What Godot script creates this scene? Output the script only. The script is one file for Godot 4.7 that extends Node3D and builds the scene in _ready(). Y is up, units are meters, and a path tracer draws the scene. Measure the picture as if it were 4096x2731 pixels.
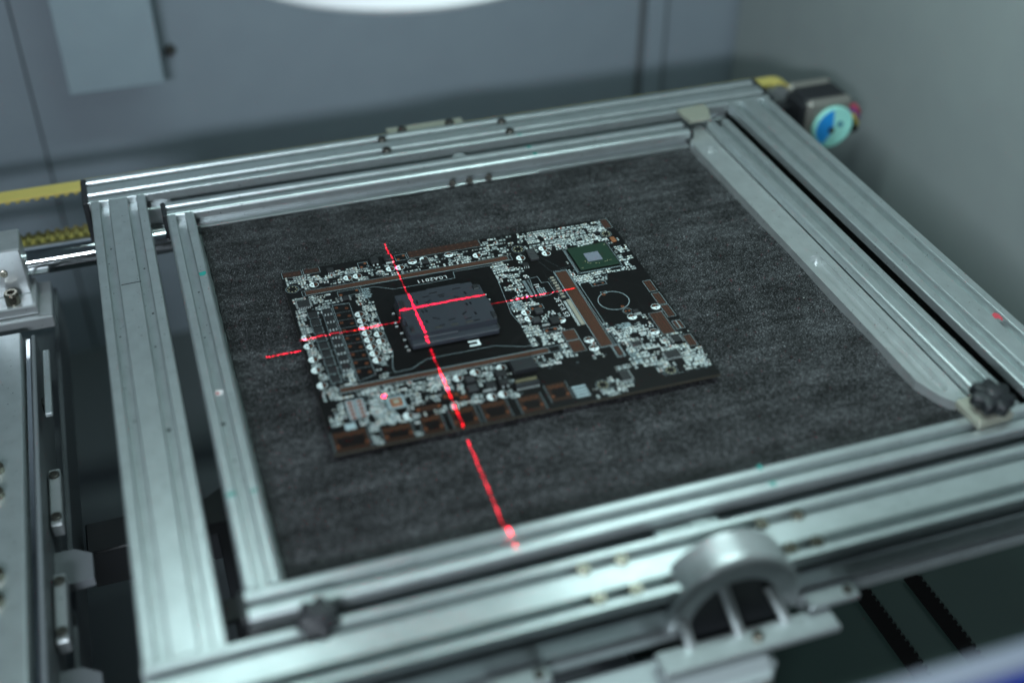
extends Node3D
# All lengths below are in units of U metres; the frame's top plane is y = 0 and the aluminium sections are 40 mm and 20 mm wide.
const U := 0.00116
const LIFT := 340.0

var M := {}
var names := {}
var rng := RandomNumberGenerator.new()

func P(x: float, y: float, z: float) -> Vector3:
	return Vector3((x - 180.0) * U, (y + LIFT) * U, (z + 540.0) * U)

# ---------------------------------------------------------------- nodes
func numbered(called: String) -> String:
	if not names.has(called):
		names[called] = 0
		return called
	names[called] += 1
	return "%s_%03d" % [called, names[called]]

func thing(called: String, label: String, category: String, at := Vector3.ZERO, group := "") -> Node3D:
	var o := Node3D.new()
	o.name = numbered(called)
	add_child(o, true)
	o.position = at
	o.set_meta("label", label)
	o.set_meta("category", category)
	if group:
		o.set_meta("group", group)
	return o

func struct(o: Node3D, label: String, category := "") -> Node3D:
	o.set_meta("kind", "structure")
	o.set_meta("label", label)
	if category:
		o.set_meta("category", category)
	return o

func put(called: String, st: SurfaceTool, material: Material, parent: Node = null, at := Vector3.ZERO, basis := Basis()) -> MeshInstance3D:
	st.generate_normals()
	var o := MeshInstance3D.new()
	o.mesh = st.commit()
	return put_mesh(called, o, material, parent, at, basis)

func put_mesh(called: String, o: MeshInstance3D, material: Material, parent: Node, at := Vector3.ZERO, basis := Basis()) -> MeshInstance3D:
	o.name = called if parent else numbered(called)
	if material:
		o.material_override = material
	o.transform = Transform3D(basis, at)
	(parent if parent else self).add_child(o, true)
	return o

func again(o: MeshInstance3D, at: Vector3, material: Material = null, basis := Basis()) -> MeshInstance3D:
	var c: MeshInstance3D = o.duplicate()
	c.name = String(o.name).rstrip("0123456789_")
	c.position = at
	c.basis = basis
	if material:
		c.material_override = material
	o.get_parent().add_child(c, true)
	return c

# ---------------------------------------------------------------- shapes (units)
func tool() -> SurfaceTool:
	var st := SurfaceTool.new()
	st.begin(Mesh.PRIMITIVE_TRIANGLES)
	st.set_smooth_group(-1)
	return st

func vert(st: SurfaceTool, p: Vector3, uv := Vector2.ZERO) -> void:
	st.set_uv(uv)
	st.add_vertex(p * U)

func tri(st: SurfaceTool, a: Vector3, b: Vector3, c: Vector3, n: Vector3, ua := Vector2.ZERO, ub := Vector2.ZERO, uc := Vector2.ZERO) -> void:
	if (a - c).cross(a - b).dot(n) < 0.0:
		vert(st, a, ua); vert(st, c, uc); vert(st, b, ub)
	else:
		vert(st, a, ua); vert(st, b, ub); vert(st, c, uc)

func quad(st: SurfaceTool, a: Vector3, b: Vector3, c: Vector3, d: Vector3, n: Vector3) -> void:
	tri(st, a, b, c, n)
	tri(st, a, c, d, n)

func cbox(st: SurfaceTool, c: Vector3, s: Vector3, ch := 0.3, b := Basis()) -> void:
	var h := s * 0.5
	ch = minf(ch, minf(h.x, minf(h.y, h.z)) * 0.9)
	var v := func(sx: float, sy: float, sz: float, axis: int) -> Vector3:
		var p := Vector3(sx * h.x, sy * h.y, sz * h.z)
		var q := Vector3(sx * (h.x - ch), sy * (h.y - ch), sz * (h.z - ch))
		q[axis] = p[axis]
		return c + b * q
	var sg := [-1.0, 1.0]
	for s1 in sg:
		quad(st, v.call(s1, -1, -1, 0), v.call(s1, 1, -1, 0), v.call(s1, 1, 1, 0), v.call(s1, -1, 1, 0), b * Vector3(s1, 0, 0))
		quad(st, v.call(-1, s1, -1, 1), v.call(1, s1, -1, 1), v.call(1, s1, 1, 1), v.call(-1, s1, 1, 1), b * Vector3(0, s1, 0))
		quad(st, v.call(-1, -1, s1, 2), v.call(1, -1, s1, 2), v.call(1, 1, s1, 2), v.call(-1, 1, s1, 2), b * Vector3(0, 0, s1))
		for s2 in sg:
			quad(st, v.call(s1, s2, -1, 0), v.call(s1, s2, 1, 0), v.call(s1, s2, 1, 1), v.call(s1, s2, -1, 1), b * Vector3(s1, s2, 0))
			quad(st, v.call(s1, -1, s2, 0), v.call(s1, 1, s2, 0), v.call(s1, 1, s2, 2), v.call(s1, -1, s2, 2), b * Vector3(s1, 0, s2))
			quad(st, v.call(-1, s1, s2, 1), v.call(1, s1, s2, 1), v.call(1, s1, s2, 2), v.call(-1, s1, s2, 2), b * Vector3(0, s1, s2))
			for s3 in sg:
				tri(st, v.call(s1, s2, s3, 0), v.call(s1, s2, s3, 1), v.call(s1, s2, s3, 2), b * Vector3(s1, s2, s3))

func box(st: SurfaceTool, c: Vector3, s: Vector3, b := Basis()) -> void:
	var h := s * 0.5
	for a in 3:
		var u := Vector3.ZERO
		var w := Vector3.ZERO
		var n := Vector3.ZERO
		n[a] = h[a]
		u[(a + 1) % 3] = h[(a + 1) % 3]
		w[(a + 2) % 3] = h[(a + 2) % 3]
		for sg in [-1.0, 1.0]:
			quad(st, c + b * (n * sg - u - w), c + b * (n * sg + u - w), c + b * (n * sg + u + w), c + b * (n * sg - u + w), b * n * sg)

# a closed outline in x, y carried along z from z0 to z1
func prism(st: SurfaceTool, outline: PackedVector2Array, z0: float, z1: float, t := Transform3D()) -> void:
	var pts := outline.duplicate()
	if Geometry2D.is_polygon_clockwise(pts):
		pts.reverse()
	var n := pts.size()
	var at := func(i: int, z: float) -> Vector3: return t * Vector3(pts[i % n].x, pts[i % n].y, z)
	for i in n:
		var d := pts[(i + 1) % n] - pts[i]
		quad(st, at.call(i, z0), at.call(i + 1, z0), at.call(i + 1, z1), at.call(i, z1), t.basis * Vector3(d.y, -d.x, 0))
	var cut := Geometry2D.triangulate_polygon(pts)
	for k in range(0, cut.size(), 3):
		for e in [[z0, -1.0], [z1, 1.0]]:
			tri(st, at.call(cut[k], e[0]), at.call(cut[k + 1], e[0]), at.call(cut[k + 2], e[0]), t.basis * Vector3(0, 0, e[1]))

# (radius, height) pairs turned round y
func lathe(st: SurfaceTool, prof: Array, n := 32, t := Transform3D()) -> void:
	for k in prof.size() - 1:
		st.set_smooth_group(k + 1)
		var p: Vector2 = prof[k]
		var q: Vector2 = prof[k + 1]
		var d := q - p
		for i in n:
			var a := TAU * i / n
			var b := TAU * ((i + 1) % n) / n
			var ca := Vector3(cos(a), 0, sin(a))
			var cb := Vector3(cos(b), 0, sin(b))
			var nn := (ca + cb) * -d.y + Vector3(0, 2.0 * d.x, 0)
			nn = -nn if d.y > 0 or (d.y == 0 and d.x < 0) else -nn
			var p0 := t * (ca * p.x + Vector3(0, p.y, 0))
			var p1 := t * (cb * p.x + Vector3(0, p.y, 0))
			var q1 := t * (cb * q.x + Vector3(0, q.y, 0))
			var q0 := t * (ca * q.x + Vector3(0, q.y, 0))
			var want := t.basis * ((ca + cb) * d.y + Vector3(0, -2.0 * d.x, 0))
			if p.x > 0.0:
				tri(st, p0, p1, q1, want)
			if q.x > 0.0:
				tri(st, p0, q1, q0, want)
	st.set_smooth_group(-1)

func tube(st: SurfaceTool, pts: Array, r: float, n := 12) -> void:
	var rings := []
	var up := Vector3(0.13, 1, 0.29).normalized()
	for i in pts.size():
		var d: Vector3 = (pts[mini(i + 1, pts.size() - 1)] - pts[maxi(i - 1, 0)]).normalized()
		var a := d.cross(up).normalized()
		var b := d.cross(a)
		var ring := []
		for k in n:
			ring.append(pts[i] + (a * cos(TAU * k / n) + b * sin(TAU * k / n)) * r)
		rings.append(ring)
	for i in pts.size() - 1:
		st.set_smooth_group(1)
		for k in n:
			var m: Vector3 = (rings[i][k] + rings[i][(k + 1) % n]) * 0.5 - pts[i]
			quad(st, rings[i][k], rings[i][(k + 1) % n], rings[i + 1][(k + 1) % n], rings[i + 1][k], m)
	st.set_smooth_group(-1)
	for e in [0, pts.size() - 1]:
		var out: Vector3 = pts[e] - pts[1 if e == 0 else e - 1]
		for k in range(1, n - 1):
			tri(st, rings[e][0], rings[e][k], rings[e][k + 1], out)

func turned(axis: Vector3) -> Basis:      # y towards axis
	var y := axis.normalized()
	var x := y.cross(Vector3(0.3, 0.2, 0.9)).normalized()
	return Basis(x, y, x.cross(y))

# ---------------------------------------------------------------- materials
func lin(r: float, g: float, b: float) -> Color:
	return Color(r, g, b).linear_to_srgb()

func mat(called: String, c: Color, rough := 0.6, metal := 0.0) -> StandardMaterial3D:
	var m := StandardMaterial3D.new()
	m.resource_name = called
	m.albedo_color = c
	m.roughness = rough
	m.metallic = metal
	M[called] = m
	return m

func noise(sd: int, freq: float, octaves := 4) -> FastNoiseLite:
	var n := FastNoiseLite.new()
	n.seed = sd
	n.frequency = freq
	n.noise_type = FastNoiseLite.TYPE_SIMPLEX
	n.fractal_octaves = octaves
	return n

func noise_bytes(sd: int, freq: float, w: int, h: int, octaves := 4) -> PackedByteArray:
	var im := noise(sd, freq, octaves).get_image(w, h, false, false, true)
	im.convert(Image.FORMAT_L8)
	return im.get_data()

func metal_texture() -> ImageTexture:      # anodised skin: faint cloud, scattered dark nicks and dust
	var s := 1024
	var cloud := noise_bytes(11, 0.006, s, s, 5)
	var grain := noise_bytes(12, 0.35, s, s, 1)
	var d := PackedByteArray()
	d.resize(s * s)
	for i in s * s:
		d[i] = clampi(int(205 + (cloud[i] - 128) * 0.05 + (grain[i] - 128) * 0.05), 0, 255)
	var im := Image.create_from_data(s, s, false, Image.FORMAT_L8, d)
	var r := RandomNumberGenerator.new()
	r.seed = 5
	for k in 260:
		var w := 2 + int(r.randf() * r.randf() * 9.0)
		var g := r.randf_range(0.18, 0.62)
		im.fill_rect(Rect2i(r.randi_range(0, s - 8), r.randi_range(0, s - 8), w, 2 + int(r.randf() * 4.0)), Color(g, g, g))
	for k in 60:
		var x := r.randi_range(10, s - 40)
		var y := r.randi_range(10, s - 40)
		var a := r.randf() * TAU
		var g := r.randf_range(0.5, 0.95)
		for j in r.randi_range(5, 26):
			im.set_pixel(clampi(int(x + cos(a) * j), 0, s - 1), clampi(int(y + sin(a) * j), 0, s - 1), Color(g, g, g))
	return ImageTexture.create_from_image(im)

func materials() -> void:
	var skin := metal_texture()
	for a in [["aluminium", lin(0.78, 0.84, 0.85), 0.35, 0.80], ["aluminium_bright", lin(0.84, 0.88, 0.88), 0.30, 0.70], ["machined", lin(0.66, 0.69, 0.70), 0.34, 0.6]]:
		var m := mat(a[0], a[1], a[2], a[3])
		m.albedo_texture = skin
		m.uv1_triplanar = true
		m.uv1_scale = Vector3.ONE * 7.0
	mat("black_plastic", lin(0.012, 0.013, 0.015), 0.42)
	mat("black_rubber", lin(0.004, 0.004, 0.004), 0.8).metallic_specular = 0.15
	mat("knob_plastic", lin(0.005, 0.006, 0.008), 0.5)
	mat("dark_steel", lin(0.10, 0.095, 0.085), 0.38, 0.9)
	mat("bolt_steel", lin(0.20, 0.185, 0.15), 0.24, 0.9)
	mat("chrome", lin(0.78, 0.80, 0.82), 0.07, 1.0)
	mat("solder", lin(0.52, 0.56, 0.56), 0.36, 0.75)
	mat("gold_pin", lin(0.75, 0.66, 0.42), 0.3, 0.95)
	mat("chip_black", lin(0.010, 0.010, 0.011), 0.45)
	mat("choke_grey", lin(0.02, 0.021, 0.023), 0.6)
	mat("seal_grey", lin(0.09, 0.095, 0.10), 0.6)
	mat("tan_body", lin(0.25, 0.24, 0.19), 0.5)
	mat("white_plastic", lin(0.66, 0.68, 0.67), 0.42)
	mat("cap_plastic", lin(0.019, 0.022, 0.030), 0.55)
	mat("cap_dark", lin(0.012, 0.012, 0.014), 0.6)
	mat("substrate_green", lin(0.012, 0.030, 0.018), 0.3)
	mat("silicon", lin(0.22, 0.24, 0.29), 0.22, 0.35)
	mat("print_white", lin(0.62, 0.66, 0.66), 0.7)
	mat("belt_yellow", lin(0.55, 0.44, 0.12), 0.6)
	mat("belt_shade", lin(0.33, 0.27, 0.08), 0.7)
	mat("bracket_beige", lin(0.28, 0.28, 0.23), 0.5, 0.3)
	mat("label_mint", lin(0.30, 0.66, 0.58), 0.6)
	mat("label_blue", lin(0.01, 0.24, 0.62), 0.55)
	mat("label_ink", lin(0.01, 0.12, 0.20), 0.6)
	mat("motor_black", lin(0.014, 0.014, 0.017), 0.5)
	mat("motor_cap", lin(0.22, 0.21, 0.19), 0.45, 0.5)
	mat("wire_red", lin(0.35, 0.05, 0.08), 0.5)
	mat("wire_purple", lin(0.16, 0.05, 0.20), 0.5)
	mat("wire_yellow", lin(0.40, 0.34, 0.05), 0.5)
	mat("marker_green", lin(0.01, 0.24, 0.21), 0.6)
	mat("marker_black", lin(0.01, 0.012, 0.015), 0.6)
	mat("marker_red", lin(0.45, 0.05, 0.07), 0.6)
	mat("sticker_white", lin(0.75, 0.70, 0.70), 0.6)
	mat("dust_glue", lin(0.22, 0.19, 0.22), 0.6)
	mat("door_grey", lin(0.16, 0.17, 0.22), 0.5)
	mat("door_blue", lin(0.008, 0.02, 0.16), 0.2)
	mat("copper", lin(0.42, 0.17, 0.08), 0.4, 0.7)
	mat("floor_dark", lin(0.013, 0.026, 0.022), 0.5)
	mat("floor_grey", lin(0.085, 0.095, 0.10), 0.5)
	mat("tray_grey", lin(0.13, 0.14, 0.15), 0.5)
	mat("pcb_edge", lin(0.035, 0.03, 0.02), 0.6)
	mat("box_grey", lin(0.36, 0.41, 0.41), 0.4, 0.25)
	var wall := mat("wall_paint", lin(0.20, 0.232, 0.262), 0.42)
	var wn := NoiseTexture2D.new()
	wn.noise = noise(31, 0.012, 4)
	wn.width = 512
	wn.height = 512
	wn.seamless = true
	var ramp := Gradient.new()
	ramp.set_color(0, Color(0.975, 0.975, 0.98))
	ramp.set_color(1, Color(1, 1, 1))
	wn.color_ramp = ramp
	wall.albedo_texture = wn
	wall.uv1_triplanar = true
	wall.uv1_scale = Vector3.ONE * 2.5
	var pale := mat("wall_paint_pale", lin(0.25, 0.272, 0.268), 0.45)
	pale.albedo_texture = wn
	pale.uv1_triplanar = true
	pale.uv1_scale = Vector3.ONE * 2.5
	var plate := mat("plate_paint", lin(0.235, 0.285, 0.315), 0.35)
	plate.albedo_texture = wn
	plate.uv1_triplanar = true
	plate.uv1_scale = Vector3.ONE * 3.0

# ---------------------------------------------------------------- view and light
func view_and_light() -> void:
	var cam := Camera3D.new()
	cam.name = "camera"
	add_child(cam)
	cam.position = P(0, 400, 0)
	cam.rotation_degrees = Vector3(-37.342, -18.612, 0.226)
	cam.near = 0.02
	cam.far = 12.0
	cam.fov = 31.38
	var lens := CameraAttributesPhysical.new()
	lens.frustum_focal_length = 42.72
	lens.frustum_focus_distance = 722.0 * U
	lens.exposure_aperture = 2.4
	lens.frustum_near = 0.02
	lens.frustum_far = 12.0
	cam.attributes = lens
	cam.current = true

	var e := Environment.new()
	e.background_mode = Environment.BG_COLOR
	e.background_color = lin(0.045, 0.053, 0.056)
	e.tonemap_mode = Environment.TONE_MAPPER_LINEAR
	e.tonemap_exposure = 0.59
	e.sdfgi_enabled = true
	e.ssao_enabled = true
	e.ssil_enabled = true
	var we := WorldEnvironment.new()
	we.name = "world_environment"
	we.environment = e
	add_child(we)

	panel_lamp("ceiling_tube_lamp", "slim white tube lamp under the ceiling above the front half of the frame", P(250, 462, -370), Vector3(0, -1, 0), Vector2(280, 40), 0.36, lin(0.74, 1.0, 0.99))
	panel_lamp("rear_tube_lamp", "long thin tube lamp under the ceiling above the rear rail", P(190, 462, -690), Vector3(0, -1, 0.25), Vector2(520, 56), 0.33, lin(0.74, 1.0, 0.99))
	panel_lamp("hall_light_panel", "wide white light panel high in front of the open cabinet", P(-290, 500, 420), Vector3(0.16, -0.40, -1), Vector2(340, 56), 3.1, lin(0.80, 0.91, 1.0))

func panel_lamp(called: String, label: String, at: Vector3, towards: Vector3, size: Vector2, energy: float, color: Color) -> void:
	var t := thing(called, label, "lamp", at)
	var z := -towards.normalized()
	var x := Vector3.UP.cross(z)
	x = Vector3.RIGHT if x.length() < 0.01 else x.normalized()
	t.basis = Basis(x, z.cross(x), z)
	var st := tool()
	cbox(st, Vector3(0, 0, 6), Vector3(size.x + 14, size.y + 10, 10), 1.0)
	put("housing", st, M.white_plastic, t)
	var g := mat(called + "_glow", color, 0.5)
	g.emission_enabled = true
	g.emission = color
	g.emission_energy_multiplier = 3.0
	st = tool()
	cbox(st, Vector3(0, 0, 0), Vector3(size.x, size.y, 2), 0.5)
	put("diffuser", st, g, t)
	var l := AreaLight3D.new()
	l.name = "light"
	l.area_size = size * U
	l.light_energy = energy
	l.light_color = color
	l.area_range = 6.0
	l.shadow_enabled = true
	l.position = Vector3(0, 0, -2.2 * U)
	t.add_child(l)

# ---------------------------------------------------------------- cabinet
func slab(called: String, c: Vector3, s: Vector3, m: Material, label: String, ch := 0.5) -> Node3D:
	var st := tool()
	cbox(st, Vector3.ZERO, s, ch)
	return struct(put(called, st, m, null, P(c.x, c.y, c.z)), label)

func cabinet() -> void:
	slab("wall", Vector3(140, 70, -1046), Vector3(924, 840, 12), M.wall_paint, "grey painted rear wall of the cabinet")
	slab("wall", Vector3(590, 70, -480), Vector3(12, 840, 1100), M.wall_paint_pale, "grey painted wall along the right side of the cabinet")
	slab("wall", Vector3(-318, 70, -480), Vector3(12, 840, 1100), M.wall_paint, "grey painted wall along the left side of the cabinet")
	slab("ceiling", Vector3(140, 484, -480), Vector3(924, 12, 1118), M.wall_paint, "grey painted ceiling of the cabinet")
	slab("floor", Vector3(140, -346, -480), Vector3(924, 12, 1118), M.floor_grey, "dark green floor of the cabinet")
	var t := thing("wall_seam_trim", "thin dark vertical joint in the rear wall near its left end", "trim", P(-87, 40, -1039.4))
	var st := tool()
	cbox(st, Vector3.ZERO, Vector3(1.4, 760, 1.2), 0.3)
	put("seal", st, M.black_rubber, t)
	t = thing("wall_post", "raised grey vertical post on the rear wall near the right corner", "post", P(495, 60, -1034))
	st = tool()
	cbox(st, Vector3.ZERO, Vector3(19, 440, 11), 1.6)
	put("post_body", st, M.wall_paint, t)
	for s in [-1.0, 1.0]:
		st = tool()
		cbox(st, Vector3(s * 12.5, 0, -4.4), Vector3(5, 440, 2), 0.3)
		put("seal", st, M.seal_grey, t)
	# boxed cover plate, screw
	t = thing("cover_plate", "pale grey metal cover plate standing off the rear wall at upper left", "cover plate", P(-15, 75, -1000))
	st = tool()
	cbox(st, Vector3(0, 0, -1.5), Vector3(78, 258, 3), 1.0)
	put("plate", st, M.plate_paint, t)
	st = tool()
	cbox(st, Vector3(-28, -96, -21), Vector3(9, 9, 36), 0.8)
	var sp := put("spacer", st, M.dark_steel, t)
	again(sp, Vector3(54, 0, 0) * U)
	t = thing("wall_screw", "dark round screw head on the rear wall beside the cover plate", "screw", P(34, -41, -1039))
	st = tool()
	var fw := Transform3D(turned(Vector3(0, 0, 1)), Vector3.ZERO)
	lathe(st, [Vector2(0, 0), Vector2(5, 0), Vector2(5, 2), Vector2(3.6, 4.2), Vector2(0, 4.8)], 20, fw)
	put("screw_head", st, M.dark_steel, t)
	st = tool()
	lathe(st, [Vector2(0, 4.9), Vector2(1.2, 4.9), Vector2(1.2, 5.3), Vector2(0, 5.3)], 6, fw)
	put("socket", st, M.bolt_steel, t)
	t = thing("bed_plate", "dark green machine bed plate below the front rail at lower right", "plate", P(395, -174, -380))
	st = tool()
	cbox(st, Vector3(0, 0, 0), Vector3(370, 12, 420), 1.0)
	put("plate", st, M.floor_dark, t)
	st = tool()
	cbox(st, Vector3(-150, -83, 0), Vector3(20, 154, 300), 1.0)
	var leg := put("support", st, M.tray_grey, t)
	again(leg, Vector3(300, 0, 0) * U)
	# lower tray and rods
	t = thing("floor_tray", "grey folded sheet tray low on the cabinet floor at left", "tray", P(-160, -150, -520))
	st = tool()
	cbox(st, Vector3(0, 0, 0), Vector3(150, 3, 560), 0.6)
	put("tray_base", st, M.tray_grey, t)
	st = tool()
	cbox(st, Vector3(75, 20, 0), Vector3(3, 40, 560), 0.6)
	put("tray_side", st, M.tray_grey, t)
	t = thing("floor_channel", "dark channel lying on the floor below the left rails", "channel", P(-20, -150, -560))
	st = tool()
	cbox(st, Vector3(0, 0, 0), Vector3(120, 30, 26), 1.0)
	put("channel_body", st, M.black_plastic, t, Vector3.ZERO)

# ---------------------------------------------------------------- aluminium sections
func section(w: float, h: float, slots: Array, r := 0.9, side := [], sd := 5.4) -> PackedVector2Array:
	var p := PackedVector2Array()
	for k in 6:
		p.append(Vector2(-w / 2 + r - cos(PI / 10 * k) * r, -r + sin(PI / 10 * k) * r))
	for c in slots:
		p.append(Vector2(c - 3.3, 0)); p.append(Vector2(c - 3.1, -0.15)); p.append(Vector2(c - 2.6, -1.15)); p.append(Vector2(c - 2.6, -sd))
		p.append(Vector2(c + 2.6, -sd)); p.append(Vector2(c + 2.6, -1.15)); p.append(Vector2(c + 3.1, -0.15)); p.append(Vector2(c + 3.3, 0))
	for k in 6:
		p.append(Vector2(w / 2 - r + sin(PI / 10 * k) * r, -r + cos(PI / 10 * k) * r))
	for c in side:
		p.append(Vector2(w / 2, c + 3.0)); p.append(Vector2(w / 2 - 0.7, c + 2.5)); p.append(Vector2(w / 2 - 6.0, c + 2.5))
		p.append(Vector2(w / 2 - 6.0, c - 2.5)); p.append(Vector2(w / 2 - 0.7, c - 2.5)); p.append(Vector2(w / 2, c - 3.0))
	p.append(Vector2(w / 2, -h + r)); p.append(Vector2(w / 2 - r, -h)); p.append(Vector2(-w / 2 + r, -h)); p.append(Vector2(-w / 2, -h + r))
	for i in range(side.size() - 1, -1, -1):
		var c: float = side[side.size() - 1 - i]
		p.append(Vector2(-w / 2, c - 3.0)); p.append(Vector2(-w / 2 + 0.7, c - 2.5)); p.append(Vector2(-w / 2 + 6.0, c - 2.5))
		p.append(Vector2(-w / 2 + 6.0, c + 2.5)); p.append(Vector2(-w / 2 + 0.7, c + 2.5)); p.append(Vector2(-w / 2, c + 3.0))
	return p

# a rail along x (along = 0) or z (along = 1) between a and b, centred on c across
func rail(parent: Node3D, along: int, c: float, a: float, b: float, top: float, prof: PackedVector2Array, origin: Vector3) -> MeshInstance3D:
	var st := tool()
	prism(st, prof, -(b - a) / 2, (b - a) / 2)
	var mid := P(c, top, (a + b) / 2) if along == 1 else P((a + b) / 2, top, c)
	var basis := Basis() if along == 1 else Basis(Vector3.UP, -PI / 2)
	return put("rail", st, M.aluminium, parent, mid - origin, basis)

func bolt(parent: Node, at: Vector3, r: float, h: float, m: Material, axis := Vector3.UP, called := "bolt") -> MeshInstance3D:
	var st := tool()
	var t := Transform3D(turned(axis), Vector3.ZERO)
	lathe(st, [Vector2(0, 0), Vector2(r, 0), Vector2(r, h * 0.8), Vector2(r * 0.86, h), Vector2(r * 0.52, h), Vector2(r * 0.46, h * 0.45), Vector2(0, h * 0.45)], 18, t)
	return put(called, st, m, parent, at)

func smear(parent: Node3D, at: Vector3, pts: Array, m: Material, called: String) -> void:
	var st := tool()
	var poly := PackedVector2Array()
	for q in pts:
		poly.append(Vector2(q[0], q[1]))
	prism(st, poly, 0.0, 0.05, Transform3D(Basis(Vector3.RIGHT, PI / 2), Vector3.ZERO))
	put(called, st, m, parent, at + Vector3(0, 0.06, 0) * U)

func frames() -> void:
	var o := P(200, 0, -530)
	var f := thing("outer_frame", "large outer frame of wide double-slotted aluminium profile with black end caps", "frame", o)
	var wide := section(34.0, 34.0, [-8.6, 8.6], 0.9, [-8.6, -25.4])
	var back := section(31.6, 34.0, [-8.0, 8.0], 0.9, [-8.6, -25.4])
	var front := section(32.0, 34.0, [-9.0, 9.4], 0.9, [-8.6, -25.4])
	rail(f, 0, -735.3, -43.0, 442.5, 0.0, back, o)
	rail(f, 0, -324.0, -42.2, 560.0, 0.0, front, o)
	rail(f, 1, -25.0, -719.4, -340.1, 0.02, wide, o)
	rail(f, 1, 424.6, -719.4, -340.1, 0.02, wide, o)
	for x in [-45.0, 444.6]:
		var st := tool()
		cbox(st, Vector3.ZERO, Vector3(3.6, 34.6, 32.4), 0.7)
		put("end_cap", st, M.black_plastic, f, P(x, -17.2, -735.3) - o)
	var bs := [[144.9, -331.4], [162.7, -331.4], [162.3, -314.2], [145.3, -314.2], [231.6, -331.4], [249.9, -331.4], [250.2, -314.2], [236.9, -314.2]]
	var b0: MeshInstance3D = null
	for q in bs:
		var at := P(q[0], -1.2, q[1]) - o
		if b0 == null:
			b0 = bolt(f, at, 3.1, 2.6, M.bolt_steel)
		else:
			again(b0, at)
	var d0: MeshInstance3D = null
	for q in [[241.9, -743.3], [242.7, -727.3], [154.6, -743.3], [154.0, -727.3]]:
		var at := P(q[0], -1.6, q[1]) - o
		if d0 == null:
			d0 = bolt(f, at, 3.1, 3.4, M.dark_steel)
			d0.set_meta("label", "dark bolt head in the rear rail slot")
		else:
			again(d0, at).set_meta("label", "dark bolt head in the rear rail slot")
	# a thin pen line, marker ink and a red smear on the rails
	smear(f, P(-30.0, 0, -618.6) - o, [[0, 0], [5, -0.3], [11.2, -0.4], [11.3, 0.3], [5, 0.5], [0, 0.8]], M.marker_black, "pen_line")
	smear(f, P(430.5, 0, -436) - o, [[0, 0], [2.6, -1.5], [4.2, 0.4], [3.9, 4.4], [2.2, 6.9], [1.6, 4.0], [-0.4, 3.6]], M.marker_red, "red_smear")
	smear(f, P(246.4, 0, -721.8) - o, [[0, 0], [2.2, -0.4], [2.8, 1.4], [0.8, 1.9]], M.marker_green, "ink_mark")
	for q in [[-17.2, -5.35, -488.0, 1.0], [-16.0, -5.35, -640.0, 0.5], [-33.4, -5.35, -668.0, 0.5], [-15.4, -5.35, -592.0, 0.6], [-34.6, -5.35, -575.0, 0.45], [-17.0, -5.35, -560.0, 0.5], [-33.0, -5.35, -500.0, 0.5]]:
		smear(f, P(q[0], q[1], q[2]) - o, [[-1.1 * q[3], -0.9 * q[3]], [0.7 * q[3], -1.3 * q[3]], [1.3 * q[3], 0.2 * q[3]], [0.2 * q[3], 1.4 * q[3]], [-1.0 * q[3], 0.9 * q[3]]], M.marker_black, "dirt_spot")
	# tab brackets on the front face
	for q in [[106.0, 26.0], [254.5, 25.0]]:
		var st := tool()
		cbox(st, Vector3.ZERO, Vector3(q[1], 3.2, 10), 0.6)
		cbox(st, Vector3(0, -6, -4), Vector3(q[1], 9, 2.4), 0.5)
		var tb := put("tab_bracket", st, M.aluminium, f, P(q[0], -24.5, -302.6) - o)
		bolt(tb, Vector3(q[1] * 0.32, 1.7, 1) * U, 2.4, 1.6, M.dark_steel)

	o = P(200, 0, -530)
	f = thing("inner_frame", "inner frame of narrow single-slotted aluminium profile clamping the dark mat", "frame", o)
	var slim := section(17.0, 17.0, [0.0], 1.9, [-8.5])
	rail(f, 0, -696.8, 3.2, 363.6, 0.0, slim, o)
	rail(f, 0, -358.4, 2.6, 420.0, 0.0, slim, o)
	rail(f, 1, 10.9, -688.2, -367.0, 0.02, slim, o)
	rail(f, 1, 389.6, -697.4, -367.0, 0.02, slim, o)
	for q in [[1.6, -696.8], [365.0, -696.8], [1.2, -358.4]]:
		var st := tool()
		cbox(st, Vector3.ZERO, Vector3(3.0, 17.6, 17.6), 0.8)
		put("end_cap", st, M.black_plastic, f, P(q[0], -8.7, q[1]) - o)
	# carrier plate below the mat
	var st := tool()
	cbox(st, Vector3.ZERO, Vector3(372, 2.4, 326), 0.4)
	put("carrier_plate", st, M.box_grey, f, P(196, -19.0, -528) - o)
	# strip along the rear edge of the mat with three small screws
	st = tool()
	cbox(st, Vector3.ZERO, Vector3(228, 1.2, 2.6), 0.3)
	put("edge_strip", st, M.aluminium, f, P(136, -11.0, -686.6) - o)
	var s0: MeshInstance3D = null
	for q in [[188.2, 2.5], [200.2, 2.9], [213.8, 2.5]]:
		var at := P(q[0], -9.2, -686.5) - o
		if s0 == null:
			s0 = bolt(f, at, 2.3, 2.6, M.dark_steel, Vector3(0, 0.5, 1), "screw")
		else:
			again(s0, at)
	# L bracket and clamp between the rails
	st = tool()
	prism(st, PackedVector2Array([Vector2(-15, 0), Vector2(-4, 3.4), Vector2(0, 8), Vector2(4, 8), Vector2(8, 3.4), Vector2(17, 0)]), -1.2, 1.2, Transform3D(Basis(Vector3.RIGHT, -PI / 2), Vector3.ZERO))
	put("joint_bracket", st, M.machined, f, P(199, -5.0, -707.0) - o)
	st = tool()
	cbox(st, Vector3.ZERO, Vector3(32, 7, 7.6), 0.8)
	cbox(st, Vector3(6, 3.8, 0), Vector3(9, 1.4, 6), 0.5)
	put("joint_bracket", st, M.box_grey, f, P(202, -9.5, -344.6) - o)
	# corner plate at the far right
	st = tool()
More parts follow.
